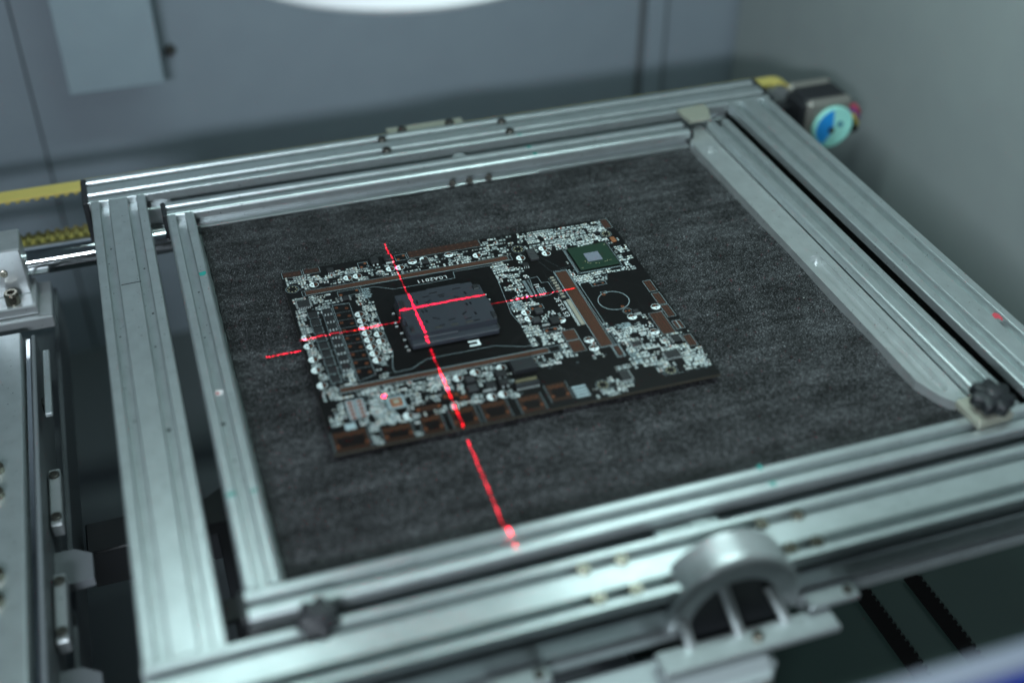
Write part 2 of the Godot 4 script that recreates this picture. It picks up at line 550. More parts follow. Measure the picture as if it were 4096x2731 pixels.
	prism(st, PackedVector2Array([Vector2(366.4, 717.5), Vector2(388.5, 719.5), Vector2(388.5, 712), Vector2(384.4, 699.6), Vector2(368, 698.4), Vector2(366.6, 708)]), 0.0, 2.4, Transform3D(Basis(Vector3.RIGHT, -PI / 2), Vector3(-374.0, 0, 706.0)))
	put("corner_plate", st, M.bracket_beige, f, P(374.0, 0.3, -706.0) - o)
	# polished clamp bar with a milled pocket and a round recess, along the right edge of the mat
	var bar := CSGPolygon3D.new()
	bar.name = "clamp_bar"
	var outl := [[362.6, -684.5], [374.6, -706.0], [380.6, -706.0], [380.6, -381.0], [372.5, -382.6], [367.5, -390.0], [362.6, -405.0]]
	var pv := PackedVector2Array()
	for q in outl:
		pv.append(Vector2((q[0] - 371.6) * U, -(q[1] + 540.0) * U))
	bar.polygon = pv
	bar.depth = 8.0 * U
	bar.material = M.aluminium_bright
	bar.transform = Transform3D(Basis(Vector3.RIGHT, -PI / 2), P(371.6, -6.2, -540) - o)
	# the polygon stands in x, -z once turned; its depth runs up
	for q in [[-524.5, -397.0], [-671.0, -668.0]]:
		var hole := CSGBox3D.new()
		hole.operation = CSGShape3D.OPERATION_SUBTRACTION
		hole.name = "milled_pocket"
		hole.size = Vector3(8.4, absf(q[1] - q[0]), 8.0) * U
		hole.position = Vector3(-0.4, -(q[0] + q[1]) / 2 - 540.0, -0.4) * U
		hole.material = M.aluminium_bright
		bar.add_child(hole)
		for e in q:
			var c := CSGCylinder3D.new()
			c.operation = CSGShape3D.OPERATION_SUBTRACTION
			c.name = "milled_end"
			c.radius = 4.2 * U
			c.height = 8.0 * U
			c.sides = 28
			c.rotation = Vector3(PI / 2, 0, 0)
			c.position = Vector3(-0.4, -e - 540.0, -0.4) * U
			c.material = M.aluminium_bright
			bar.add_child(c)
	f.add_child(bar)
	# star knobs
	star_knob(f, P(374.5, 4.6, -364.5) - o, Vector3(0.02, 1, 0.12), 11.4, 11.0)
	st = tool()
	cbox(st, Vector3.ZERO, Vector3(21, 5.2, 19.5), 0.8, Basis(Vector3.UP, 0.05))
	put("clamp_block", st, M.bracket_beige, f, P(374.0, 2.6, -365.5) - o)
	star_knob(f, P(29.5, -3.5, -343.5) - o, Vector3(0.05, 0.8, 0.6), 9.6, 12.0)
	st = tool()
	tube(st, [Vector3(2, -6.5, -348.2), Vector3(12, -6.5, -346.8), Vector3(22, -6, -345.2)], 3.6)
	put("clamp_lever", st, M.black_plastic, f, P(0, 0, 0) - o)
	# inks and stickers on the inner rails
	smear(f, P(13.8, 0, -617) - o, [[0, 0], [4.2, -1.0], [4.4, 1.6], [3.0, 3.6], [0.6, 3.4]], M.marker_green, "ink_mark")
	smear(f, P(3.2, 0, -427) - o, [[0, 0], [4.4, -1.2], [4.6, 1.2], [0.4, 1.5]], M.marker_green, "ink_mark")
	smear(f, P(14.6, 0, -426) - o, [[0, 0], [3.0, -0.8], [3.0, 0.4], [0.2, 1.0]], M.marker_green, "ink_mark")
	smear(f, P(10.6, -5.3, -509.5) - o, [[-2.2, 0], [-1.4, -2.0], [0.6, -2.4], [2.3, -1.2], [2.0, 1.2], [0.2, 2.4], [-1.6, 1.8]], M.sticker_white, "sticker")
	smear(f, P(9.8, -5.2, -509.0) - o, [[-1.2, 0], [0, -1.4], [1.2, -0.2], [0.4, 1.2]], M.marker_red, "sticker_dot")
	for q in [[9.4, -5.35, -484.0, 1.0], [10.8, -5.35, -455.0, 0.5], [9.6, -5.35, -560.0, 0.45], [11.8, -5.35, -605.0, 0.5]]:
		smear(f, P(q[0], q[1], q[2]) - o, [[-1.1 * q[3], -0.9 * q[3]], [0.7 * q[3], -1.3 * q[3]], [1.3 * q[3], 0.2 * q[3]], [0.2 * q[3], 1.4 * q[3]], [-1.0 * q[3], 0.9 * q[3]]], M.marker_black, "dirt_spot")
	for q in [[246.6, -703.2], [247.4, -693.0], [247.0, -366.6], [247.6, -354.6]]:
		smear(f, P(q[0], 0, q[1]) - o, [[0, 0], [2.4, -0.7], [2.9, 0.9], [2.0, 3.0], [0.7, 2.2]], M.marker_green, "ink_mark")

func star_knob(parent: Node3D, at: Vector3, axis: Vector3, r: float, h: float) -> void:
	var st := tool()
	var pts := PackedVector2Array()
	for i in 84:
		var a := TAU * i / 84.0
		var k := 0.5 + 0.5 * cos(a * 7.0)
		pts.append(Vector2(cos(a), sin(a)) * r * (0.75 + 0.25 * pow(k, 0.7)))
	# stacked rings give the rounded lobes
	var b := turned(axis)
	var lev := [[0.0, 0.55], [h * 0.30, 0.60], [h * 0.38, 0.93], [h * 0.46, 1.0], [h * 0.82, 1.0], [h * 0.93, 0.95], [h, 0.80]]
	for k in lev.size() - 1:
		st.set_smooth_group(1)
		for i in 84:
			var j := (i + 1) % 84
			var q := func(m: int, l: Array) -> Vector3: return b * Vector3(pts[m].x * l[1], l[0], pts[m].y * l[1])
			var mid := pts[i] + pts[j]
			quad(st, q.call(i, lev[k]), q.call(j, lev[k]), q.call(j, lev[k + 1]), q.call(i, lev[k + 1]), b * Vector3(mid.x, 0.2, mid.y))
	for i in 84:
		var j := (i + 1) % 84
		tri(st, b * Vector3(0, h * 1.02, 0), b * Vector3(pts[i].x * 0.8, h, pts[i].y * 0.8), b * Vector3(pts[j].x * 0.8, h, pts[j].y * 0.8), axis)
	st.set_smooth_group(-1)
	var kn := put("star_knob", st, M.knob_plastic, parent, at)
	st = tool()
	lathe(st, [Vector2(0, 0), Vector2(r * 0.36, 0), Vector2(r * 0.34, h * 0.10), Vector2(r * 0.2, h * 0.17), Vector2(0, h * 0.19)], 24, Transform3D(b, Vector3.ZERO))
	put("knob_cap", st, M.motor_black, kn, axis.normalized() * h * U)

# ---------------------------------------------------------------- mat
func foam_mat() -> void:
	var s := 1400
	var fine := noise_bytes(21, 0.17, s, s, 3)
	var mid := noise_bytes(22, 0.045, s, s, 4)
	var broad := noise_bytes(23, 0.006, s, s, 3)
	var streak := noise(24, 0.016, 4).get_image(150, s, false, false, true)
	streak.convert(Image.FORMAT_L8)
	streak.resize(s, s, Image.INTERPOLATE_CUBIC)
	var sk := streak.get_data()
	var r := RandomNumberGenerator.new()
	r.seed = 77
	var d := PackedByteArray()
	d.resize(s * s * 3)
	for i in s * s:
		var v := 41.0 + (fine[i] - 128) * 0.30 + (mid[i] - 128) * 0.15 + (broad[i] - 128) * 0.10 + (sk[i] - 128) * 0.095
		var f := fine[i]
		if f > 186 and (i * 7919) % 4 == 0:
			v += 70.0
		d[i * 3] = clampi(int(v * 1.0), 6, 255)
		d[i * 3 + 1] = clampi(int(v * 1.0), 6, 255)
		d[i * 3 + 2] = clampi(int(v * 1.03), 6, 255)
	var im := Image.create_from_data(s, s, false, Image.FORMAT_RGB8, d)
	for k in 70:
		var g := r.randf_range(0.3, 0.7)
		im.fill_rect(Rect2i(r.randi_range(0, s - 6), r.randi_range(0, s - 6), r.randi_range(1, 3), r.randi_range(1, 3)), Color(g, g, g * 0.98))
	var hb := PackedByteArray()
	hb.resize(s * s)
	for i in s * s:
		hb[i] = clampi(int(128 + (fine[i] - 128) * 0.75 + (sk[i] - 128) * 0.03), 0, 255)
	var hm := Image.create_from_data(s, s, false, Image.FORMAT_L8, hb)
	var m := mat("foam", Color(1, 1, 1), 0.6)
	m.albedo_texture = ImageTexture.create_from_image(im)
	m.heightmap_enabled = true
	m.heightmap_texture = ImageTexture.create_from_image(hm)
	m.heightmap_scale = 0.10
	m.metallic_specular = 0.3
	var x0 := 21.6
	var x1 := 381.0
	var z0 := -686.0
	var z1 := -368.6
	var nz := noise(25, 0.012, 2)
	var st := tool()
	var n := 72
	var at := func(i: int, j: int) -> Vector3:
		var x := lerpf(x0, x1, i / float(n))
		var z := lerpf(z0, z1, j / float(n))
		var e := 0.35 * nz.get_noise_2d(x * 9.0, z * 9.0)
		if i == 0 or i == n:
			x += e
		if j == 0 or j == n:
			z += e
		return Vector3(x - 200, 0.9 * nz.get_noise_2d(x, z), z + 528)
	for i in n:
		for j in n:
			st.set_smooth_group(1)
			var a: Vector3 = at.call(i, j)
			var b: Vector3 = at.call(i + 1, j)
			var c: Vector3 = at.call(i + 1, j + 1)
			var e: Vector3 = at.call(i, j + 1)
			var uv := func(k: int, l: int) -> Vector2: return Vector2(k / float(n), l / float(n))
			tri(st, a, b, c, Vector3.UP, uv.call(i, j), uv.call(i + 1, j), uv.call(i + 1, j + 1))
			tri(st, a, c, e, Vector3.UP, uv.call(i, j), uv.call(i + 1, j + 1), uv.call(i, j + 1))
	st.set_smooth_group(-1)
	for k in n:
		for side in [[0, k, 0, k + 1, Vector3(-1, 0, 0)], [n, k, n, k + 1, Vector3(1, 0, 0)], [k, 0, k + 1, 0, Vector3(0, 0, -1)], [k, n, k + 1, n, Vector3(0, 0, 1)]]:
			var a: Vector3 = at.call(side[0], side[1])
			var b: Vector3 = at.call(side[2], side[3])
			var dn := Vector3(0, -5.8, 0)
			quad(st, a, b, Vector3(b.x, dn.y, b.z), Vector3(a.x, dn.y, a.z), side[4])
	var o := put("foam_mat", st, m, null, P(200, -12.0, -528))
	o.set_meta("label", "dark grey fibrous foam mat filling the inner aluminium frame")
	o.set_meta("category", "mat")

# ---------------------------------------------------------------- circuit board
const BW := 208.6
const BD := 165.8
const TX := 9.0
var art: Image
var blocked := []
const INK := Color(0.565, 0.63, 0.645)
const CAPINK := Color(0.84, 0.88, 0.88)
const PADS := Color(0.80, 0.82, 0.80)
const BROWN := Color(0.30, 0.20, 0.155)
const COPPER := Color(0.46, 0.27, 0.17)
const HOLE := Color(0.03, 0.03, 0.03)
const RESIST := Color(0.062, 0.058, 0.058)

func fillr(x0: float, y0: float, x1: float, y1: float, c: Color) -> void:
	art.fill_rect(Rect2i(int(round(x0 * TX)), int(round(y0 * TX)), maxi(1, int(round((x1 - x0) * TX))), maxi(1, int(round((y1 - y0) * TX)))), c)

func frame(x0: float, y0: float, x1: float, y1: float, c := INK, w := 0.22) -> void:
	fillr(x0, y0, x1, y0 + w, c); fillr(x0, y1 - w, x1, y1, c); fillr(x0, y0, x0 + w, y1, c); fillr(x1 - w, y0, x1, y1, c)

func stroke(pts: Array, c := INK, w := 0.24, dash := 0.0) -> void:
	for i in pts.size() - 1:
		var a := Vector2(pts[i][0], pts[i][1])
		var b := Vector2(pts[i + 1][0], pts[i + 1][1])
		var n := int((b - a).length() * TX) + 1
		for k in n + 1:
			if dash > 0.0 and fmod(k / TX, dash * 2.0) > dash:
				continue
			var q := a.lerp(b, k / float(n))
			fillr(q.x - w / 2, q.y - w / 2, q.x + w / 2, q.y + w / 2, c)

func disc(x: float, y: float, r: float, c: Color, inner := 0.0, half := Vector2.ZERO) -> void:
	var R := int(ceil(r * TX))
	var cx := int(round(x * TX))
	var cy := int(round(y * TX))
	for j in range(-R, R + 1):
		for i in range(-R, R + 1):
			var l := Vector2(i, j).length() / TX
			if l > r or l < inner or (half != Vector2.ZERO and Vector2(i, j).dot(half) < 0.0):
				continue
			var px := cx + i
			var py := cy + j
			if px >= 0 and py >= 0 and px < art.get_width() and py < art.get_height():
				art.set_pixel(px, py, c)

func cap_print(x: float, y: float, down := false, r := 2.75) -> void:      # outline of an unfitted round capacitor, one half white
	disc(x, y, r, Color(0.10, 0.085, 0.08))
	disc(x, y, r, CAPINK, 0.0, Vector2(0, 1) if down else Vector2(-1, 0))
	disc(x, y, r, CAPINK, r - 0.26)
	var d := Vector2(0, 1.15) if down else Vector2(-1.15, 0)
	disc(x + d.x, y + d.y, 0.55, Color(0.20, 0.13, 0.10))
	disc(x - d.x, y - d.y, 0.75, COPPER)
	disc(x - d.x, y - d.y, 0.40, HOLE)
	blocked.append(Rect2(x - r, y - r, 2 * r, 2 * r))

func pin_field(x0: float, y0: float, x1: float, y1: float, nx: int, ny: int, outline := true) -> void:
	fillr(x0, y0, x1, y1, Color(0.20, 0.135, 0.11))
	for i in nx:
		for j in ny:
			var px := lerpf(x0, x1, (i + 0.5) / nx) + (0.25 * ((j % 2) - 0.5) if nx > 20 else 0.0)
			var py := lerpf(y0, y1, (j + 0.5) / ny)
			disc(px, py, 0.52, Color(0.40, 0.27, 0.20))
			disc(px, py, 0.26, Color(0.07, 0.055, 0.05))
	if outline:
		frame(x0 - 0.5, y0 - 0.5, x1 + 0.5, y1 + 0.5, INK, 0.2)
	blocked.append(Rect2(x0 - 0.7, y0 - 0.7, x1 - x0 + 1.4, y1 - y0 + 1.4))

func mount_hole(x: float, y: float, r := 3.9) -> void:
	disc(x, y, r, INK, r - 0.22)
	disc(x, y, r - 0.3, Color(0.06, 0.06, 0.06))
	for k in 8:
		disc(x + cos(TAU * k / 8.0 + 0.2) * r * 0.68, y + sin(TAU * k / 8.0 + 0.2) * r * 0.68, 0.42, Color(0.68, 0.66, 0.55))
	disc(x, y, r * 0.42, HOLE)
	blocked.append(Rect2(x - r, y - r, 2 * r, 2 * r))

func is_free(x: float, y: float, m := 0.7) -> bool:
	for q in blocked:
		if q.grow(m).has_point(Vector2(x, y)):
			return false
	return true

var joints: SurfaceTool
var bodies: SurfaceTool
var body_count := 0

func little(x: float, y: float, across: bool, l: float, w: float, c: Color, h := 0.5) -> void:      # chip resistor or capacitor between two solder joints
	var d := Vector3(0, 0, 1) if across else Vector3(1, 0, 0)
	var s := Vector3(w, h, l * 0.52) if across else Vector3(l * 0.52, h, w)
	bodies.set_color(c)
	box(bodies, Vector3(x, h / 2 + 0.02, y), s)
	for k in [-1.0, 1.0]:
		var p: Vector3 = Vector3(x, 0, y) + d * k * l * 0.40
		joints.set_smooth_group(1)
		var e := Vector3(w * 0.5, 0, l * 0.2) if across else Vector3(l * 0.2, 0, w * 0.5)
		var top: Vector3 = p + Vector3(0, h * 1.1 + 0.05, 0) - d * k * l * 0.06
		var cs := [p + Vector3(-e.x, 0.02, -e.z), p + Vector3(e.x, 0.02, -e.z), p + Vector3(e.x, 0.02, e.z), p + Vector3(-e.x, 0.02, e.z)]
		var up := []
		for q in cs:
			up.append(top + (q - p) * Vector3(0.62, 0, 0.62))
		for i in 4:
			quad(joints, cs[i], cs[(i + 1) % 4], up[(i + 1) % 4], up[i], (cs[i] + cs[(i + 1) % 4]) * 0.5 - p)
		quad(joints, up[0], up[1], up[2], up[3], Vector3.UP)
	body_count += 1

func cluster(x0: float, y0: float, x1: float, y1: float, dens: float, fill := 0.6) -> void:      # printed outlines, designators, pads and fitted chip parts
	var y := y0 + 0.9
	var gaps := noise(int(x0 * 7.0 + y0), 0.085, 2)
	while y < y1:
		var x := x0 + 0.7
		var across := rng.randf() < 0.62
		var run := 0
		while x < x1:
			run += 1
			if run > 6 and rng.randf() < 0.3:
				across = not across
				run = 0
			var l := 2.3 if rng.randf() < 0.7 else 2.9
			var w := 1.05 if rng.randf() < 0.7 else 1.4
			var sx := (w + 0.5) if across else (l + 0.4)
			if gaps.get_noise_2d(x, y) < -0.42 + (1.0 - dens) * 0.5:
				x += sx
				continue
			if rng.randf() < dens + 0.12 and is_free(x + sx / 2, y + 0.6):
				var cx := x + sx / 2
				var cy := y + 0.5
				var hx := (w if across else l) / 2
				var hy := (l if across else w) / 2
				if rng.randf() < 0.8:
					frame(cx - hx - 0.18, cy - hy - 0.18, cx + hx + 0.18, cy + hy + 0.18, INK * Color(1, 1, 1) if rng.randf() < 0.7 else INK.darkened(0.3), 0.17)
				for k in [-1.0, 1.0]:
					var ox: float = 0.0 if across else k * l * 0.36
					var oy: float = k * l * 0.36 if across else 0.0
					var ex: float = w * 0.42 if across else l * 0.17
					var ey: float = l * 0.17 if across else w * 0.42
					fillr(cx + ox - ex, cy + oy - ey, cx + ox + ex, cy + oy + ey, PADS.darkened(rng.randf() * 0.35))
				if rng.randf() < fill:
					var t := rng.randf()
					var c := Color(0.02, 0.02, 0.022) if t < 0.35 else (Color(0.27, 0.24, 0.19) if t < 0.72 else (Color(0.40, 0.40, 0.38) if t < 0.94 else Color(0.22, 0.06, 0.03)))
					little(cx, cy, across, l, w, c, rng.randf_range(0.22, 0.42))
			elif rng.randf() < dens * 0.7 and is_free(x + sx / 2, y + 0.6, 0.2):
				# a designator: a short run of print
				var n := rng.randi_range(2, 4)
				for k in n:
					fillr(x + k * 0.52, y + 0.2, x + k * 0.52 + 0.30, y + rng.randf_range(0.6, 1.0), INK.darkened(rng.randf() * 0.4))
			x += sx
		y += 2.6 if across else 1.75

var board: Node3D

func chip(x0: float, y0: float, x1: float, y1: float, h: float, pins := "", called := "chip", m: Material = null, pitch := 0.95) -> MeshInstance3D:
	var st := tool()
	cbox(st, Vector3(0, h / 2 + 0.12, 0), Vector3(x1 - x0, h, y1 - y0), 0.22)
	var o := put(called, st, m if m else M.chip_black, board, Vector3((x0 + x1) / 2, 0, (y0 + y1) / 2) * U)
	blocked.append(Rect2(x0 - 0.8, y0 - 0.8, x1 - x0 + 1.6, y1 - y0 + 1.6))
	if pins:
		st = tool()
		var hx := (x1 - x0) / 2
		var hy := (y1 - y0) / 2
		for side in pins.split(""):
			var along := hx if side in "ns" else hy
			var n := int(along * 2.0 / pitch)
			for k in n:
				var t := (k + 0.5) / n * 2.0 - 1.0
				var d := Vector3.ZERO
				var s := Vector3(pitch * 0.5, 0.22, 1.3)
				match side:
					"n": d = Vector3(t * hx, 0.2, -hy - 0.5)
					"s": d = Vector3(t * hx, 0.2, hy + 0.5)
					"w": d = Vector3(-hx - 0.5, 0.2, t * hy)
					"e": d = Vector3(hx + 0.5, 0.2, t * hy)
				if side in "we":
					s = Vector3(1.3, 0.22, pitch * 0.5)
				cbox(st, d, s, 0.06)
				cbox(st, d * Vector3(0.93 if side in "we" else 1.0, 1, 0.93 if side in "ns" else 1.0) + Vector3(0, 0.35, 0), Vector3(0.45 if side in "we" else s.x, 0.7, s.z if side in "we" else 0.45), 0.06)
		put("pin_row", st, M.solder, o)
	return o

func lettering(text: String, x: float, y: float, h: float, turn: float) -> void:
	var t := TextMesh.new()
	var f := SystemFont.new()
	f.font_names = PackedStringArray(["Droid Sans"])
	t.font = f
	t.text = text
	t.font_size = 48
	t.pixel_size = h * U / 34.0
	t.depth = 0.03 * U
	t.curve_step = 1.0
	var fv := FontVariation.new()
	fv.base_font = f
	fv.spacing_glyph = 4
	t.font = fv
	var o := MeshInstance3D.new()
	o.mesh = t
	put_mesh("lettering", o, M.print_white, board, Vector3(x, 0.035, y) * U, Basis(Vector3.UP, turn) * Basis(Vector3.RIGHT, -PI / 2))

func motherboard() -> void:
	art = Image.create(int(BW * TX), int(BD * TX), false, Image.FORMAT_RGB8)
	art.fill(RESIST)
	rng.seed = 4
	board = thing("motherboard", "black motherboard with dense white print lying on the dark mat", "circuit board", P(59.9, -6.0, -610.6))
	board.rotation.y = -deg_to_rad(0.642)
	joints = tool()
	bodies = tool()
	# the dark keep-out round the socket
	blocked.append(Rect2(46.5, 31, 73, 80))
	blocked.append(Rect2(42, 99, 20, 14))
	for b in [Rect2(164, 67, 37, 36), Rect2(118, 134, 36, 17), Rect2(163, 148, 15, 18), Rect2(178, 158.5, 31, 8), Rect2(140, 34, 26, 14), Rect2(186, 60, 23, 12)]:
		blocked.append(b)
	# traces: faint copper under the resist
	for k in 240:
		var x := rng.randf() * BW
		var y := rng.randf() * BD
		var l := rng.randf_range(4, 26)
		var c := RESIST.lightened(rng.randf_range(0.02, 0.06))
		var a := rng.randi_range(0, 3) * PI / 4
		stroke([[x, y], [x + cos(a) * l, y + sin(a) * l]], c, 0.3)
	# big printed outlines
	stroke([[42.4, 27.2], [45.8, 54.3], [46.0, 94.5], [43.3, 107.0], [43.2, 112.1], [52.7, 111.7], [62.1, 106.0], [101.1, 105.8], [115.9, 111.4], [124.5, 112.2], [118.7, 80.4], [121.1, 49.0], [123.4, 29.6], [98.6, 29.3], [97.9, 35.9], [81.4, 36.4], [60.7, 36.1], [50.6, 30.3], [42.4, 30.3]], INK, 0.26)
	pin_field(11.0, 22.9, 134.0, 26.6, 92, 3)
	frame(8.8, 22.4, 136.5, 27.6, INK, 0.22)
	pin_field(12.5, 116.6, 127.5, 120.0, 86, 3)
	frame(9.0, 115.8, 134.6, 120.8, INK, 0.22)
	pin_field(156.4, 48.6, 162.9, 124.0, 5, 52)
	stroke([[155.4, 47.4], [163.8, 47.2], [164.6, 125.2], [156.0, 125.2], [155.4, 47.4]], INK, 0.2)
	stroke([[165.6, 49.0], [166.2, 124.0]], INK, 0.2)
	pin_field(193.4, 104.0, 200.6, 124.0, 4, 11)
	pin_field(140.2, 104.6, 147.2, 113.4, 5, 6)
	pin_field(140.2, 114.6, 147.2, 124.4, 5, 6)
	pin_field(77.4, -0.6, 122.4, 7.0, 12, 2)
	pin_field(1.2, 0.4, 12.0, 6.0, 4, 1)
	pin_field(13.8, 0.4, 22.8, 5.2, 3, 1)
	pin_field(202.6, 72.9, 206.8, 83.4, 2, 5)
	pin_field(202.6, 86.2, 206.9, 97.0, 2, 5)
	pin_field(202.8, 98.7, 207.0, 109.6, 2, 5)
	pin_field(203.0, 114.6, 204.8, 121.6, 1, 4)
	pin_field(205.4, 114.6, 207.2, 121.6, 1, 4)
	pin_field(203.0, 128.6, 207.4, 138.3, 2, 5)
	pin_field(202.6, 1.0, 207.2, 11.2, 2, 4)
	pin_field(162.6, 126.2, 165.4, 134.4, 1, 4)
	frame(161.4, 125.0, 166.4, 135.8, INK, 0.3)
	# battery outline
	disc(178.9, 85.6, 9.2, INK, 8.8)
	frame(174.4, 75.4, 178.2, 77.6, INK, 0.22)
	disc(175.6, 78.2, 1.1, COPPER, 0.5)
	disc(181.6, 92.6, 1.0, COPPER, 0.4)
	frame(172.2, 65.2, 181.6, 68.8, INK, 0.22)
	disc(174.3, 67.0, 0.6, COPPER)
	disc(179.3, 67.0, 0.6, COPPER)
	# chipset outline and tick marks
	frame(168.8, 26.0, 197.6, 54.0, INK, 0.26)
	frame(170.2, 27.0, 196.6, 53.0, INK, 0.16)
	for k in 25:
		fillr(169.2, 28.0 + k, 169.9, 28.4 + k, INK)
		fillr(171.0 + k, 53.2, 171.4 + k, 53.8, INK)
	blocked.append(Rect2(168.4, 25.6, 29.6, 29.0))
	mount_hole(4.2, 18.6)
	mount_hole(200.9, 17.3, 3.4)
	mount_hole(143.1, 17.4)
	mount_hole(184.3, 154.6, 3.6)
	mount_hole(145.2, 155.2, 3.8)
	for q in [[49.5, 32.5], [54.5, 46.5], [112.0, 32.0], [116.5, 42.5], [116.0, 51.0], [52.0, 66.0], [114.0, 108.0], [55.0, 108.5]]:
		disc(q[0], q[1], 1.0, Color(0.02, 0.02, 0.02))
	# round capacitor prints
	for q in [[17.1, 17.6], [37.4, 16.6], [43.2, 16.5], [63.7, 15.0], [69.5, 15.2], [85.4, 10.8], [117.2, 16.5], [36.3, 54.7], [36.3, 61.0], [36.1, 67.1], [36.3, 73.2], [36.3, 79.7], [36.3, 86.2], [36.4, 92.5], [36.8, 98.8], [42.5, 76.1], [42.3, 82.9], [3.6, 67.1], [3.6, 75.4], [3.9, 87.9], [3.7, 97.4], [4.2, 111.1], [141.6, 27.2], [157.9, 21.2], [158.0, 27.1], [126.9, 81.5], [126.8, 87.8], [41.5, 148.3], [73.9, 126.9], [84.0, 125.0], [86.5, 147.0], [92.9, 146.8], [98.5, 125.3], [116.2, 124.6]]:
		cap_print(q[0], q[1])
	for q in [[78.0, 11.4], [101.0, 10.7], [143.4, 94.4], [183.0, 103.6], [199.5, 98.6], [189.6, 120.4], [152.1, 116.4], [152.1, 124.1]]:
		cap_print(q[0], q[1], true)
	disc(182.7, 97.6, 2.75, INK, 2.5)
	disc(181.6, 97.6, 0.7, COPPER)
	disc(183.8, 97.6, 0.7, COPPER)
	# rows of unfitted chokes with copper rings, and the pale columns between
	for k in 9:
		var y := 42.0 + k * 7.6
		stroke([[23.4, y], [32.6, y + 0.2]], INK.darkened(0.25), 0.2)
		for q in [[25.0, 2.4], [30.6, 4.6]]:
			disc(q[0], y + q[1], 0.95, COPPER.darkened(0.1))
			disc(q[0], y + q[1], 0.45, Color(0.12, 0.08, 0.06))
	stroke([[23.2, 41.5], [23.4, 113.5], [33.2, 110.5], [33.0, 42.0], [23.2, 41.5]], INK, 0.25)
	blocked.append(Rect2(22.8, 41, 10.6, 73))
	# front edge port footprints, brown with pale separators
	for q in [[1.6, 150.4, 18.6, 164.8], [26.2, 153.6, 41.0, 165.0], [46.4, 151.6, 57.0, 164.9], [62.2, 150.6, 75.0, 164.8], [78.8, 150.8, 92.0, 164.8], [98.6, 151.6, 110.6, 164.6], [115.8, 146.6, 126.4, 160.4]]:
		fillr(q[0], q[1], q[2], q[3], BROWN.darkened(0.35))
		fillr(q[0] + 1.4, q[1] + 4.2, q[2] - 1.4, q[3] - 2.2, Color(0.075, 0.06, 0.055))
		for k in 7:
			disc(lerpf(q[0] + 1.5, q[2] - 1.5, k / 6.0), q[1] + 1.8 + (k % 2) * 1.1, 0.55, COPPER.darkened(0.2))
		disc(q[0] + 1.2, q[3] - 4.0, 0.9, COPPER.darkened(0.1))
		disc(q[2] - 1.2, q[3] - 4.0, 0.9, COPPER.darkened(0.1))
		fillr(q[2] + 0.6, q[1] - 0.6, q[2] + 0.9, q[3] + 0.6, INK.darkened(0.3))
		fillr(q[0] - 0.9, q[1] - 0.6, q[0] - 0.6, q[3] + 0.6, INK.darkened(0.3))
		blocked.append(Rect2(q[0] - 0.8, q[1] - 0.6, q[2] - q[0] + 1.6, q[3] - q[1] + 1.0))
	fillr(9.0, 145.2, 14.6, 150.0, INK)
	blocked.append(Rect2(8.6, 145, 6.4, 5.4))
	for a in [[12.8, 127.6, 17.2, 143.2], [17.8, 127.6, 22.2, 143.2]]:
		fillr(a[0], a[1], a[2], a[3], INK)
		for k in 5:
			fillr(a[0] + 0.7, a[1] + 0.8 + k * 3.0, a[2] - 0.7, a[1] + 2.9 + k * 3.0, Color(0.42, 0.22, 0.16))
		blocked.append(Rect2(a[0] - 0.4, a[1] - 0.4, 5.2, 16.4))
	for k in 4:      # pale block of print bars, lower right
		fillr(128.6, 152.0 + k * 2.5, 136.4, 153.7 + k * 2.5, INK)
	blocked.append(Rect2(128.2, 151.4, 8.8, 10.8))
	# printed box with AI, and pad rows beside it
	stroke([[139.8, 49.7], [144.8, 49.2], [145.0, 56.0], [149.0, 56.2], [149.4, 66.8], [145.8, 69.1], [137.3, 69.5], [139.8, 49.7]], INK, 0.2)
	for k in 17:
		fillr(134.6, 51.0 + k, 136.6, 51.45 + k, INK)
		fillr(137.4, 51.0 + k, 138.6, 51.45 + k, INK.darkened(0.2))
	for k in 15:
		fillr(140.0 + (k % 4) * 1.3, 61.0 + (k / 4) * 2.0, 141.0 + (k % 4) * 1.3, 62.5 + (k / 4) * 2.0, INK.darkened(0.15))
	blocked.append(Rect2(134, 49, 16, 21))
	# the white u-shaped mark below the socket
	fillr(87.8, 97.6, 94.2, 99.0, CAPINK); fillr(92.6, 97.6, 94.2, 102.6, CAPINK); fillr(87.8, 101.2, 94.2, 102.6, CAPINK)
	# column of tall pads, then a pale strip beside the long slot
	for k in 24:
		fillr(150.9, 77.8 + k * 1.04, 152.4, 78.25 + k * 1.04, CAPINK)
	blocked.append(Rect2(147.4, 51, 7.8, 53))
	stroke([[139.8, 34.0], [151.0, 22.0]], RESIST, 0.1)
	stroke([[152.6, 28.6], [160.6, 44.0]], INK, 0.16, 0.6)
	stroke([[150.0, 31.2], [154.6, 46.6], [168.0, 44.6]], INK, 0.16, 0.6)

	# ---- fitted parts
	chip(4.4, 32.6, 11.4, 39.4, 1.1, "nsew")
	chip(173.0, 126.4, 178.2, 130.2, 1.0, "nsew")
	chip(186.4, 140.0, 194.6, 145.6, 1.2, "nsew")
	chip(196.0, 128.0, 200.8, 133.6, 1.1, "we")
	chip(156.0, 148.2, 161.8, 156.0, 1.2, "nse")
	chip(27.0, 4.8, 31.0, 9.2, 1.3, "ns")
	chip(83.0, 12.6, 87.4, 17.0, 1.3, "we")
	chip(139.8, 34.6, 143.6, 38.2, 1.3, "ns")
	chip(30.0, 35.6, 34.0, 39.8, 1.0, "we")
	chip(112.0, 126.2, 117.0, 130.0, 1.2, "ns")
	chip(53.8, 2.4, 58.6, 8.2, 2.0, "s", "transistor", null, 2.0)
	chip(62.0, 2.2, 67.6, 7.6, 2.0, "", "transistor")
	chip(137.0, 92.0, 142.4, 97.6, 1.6, "", "transistor")
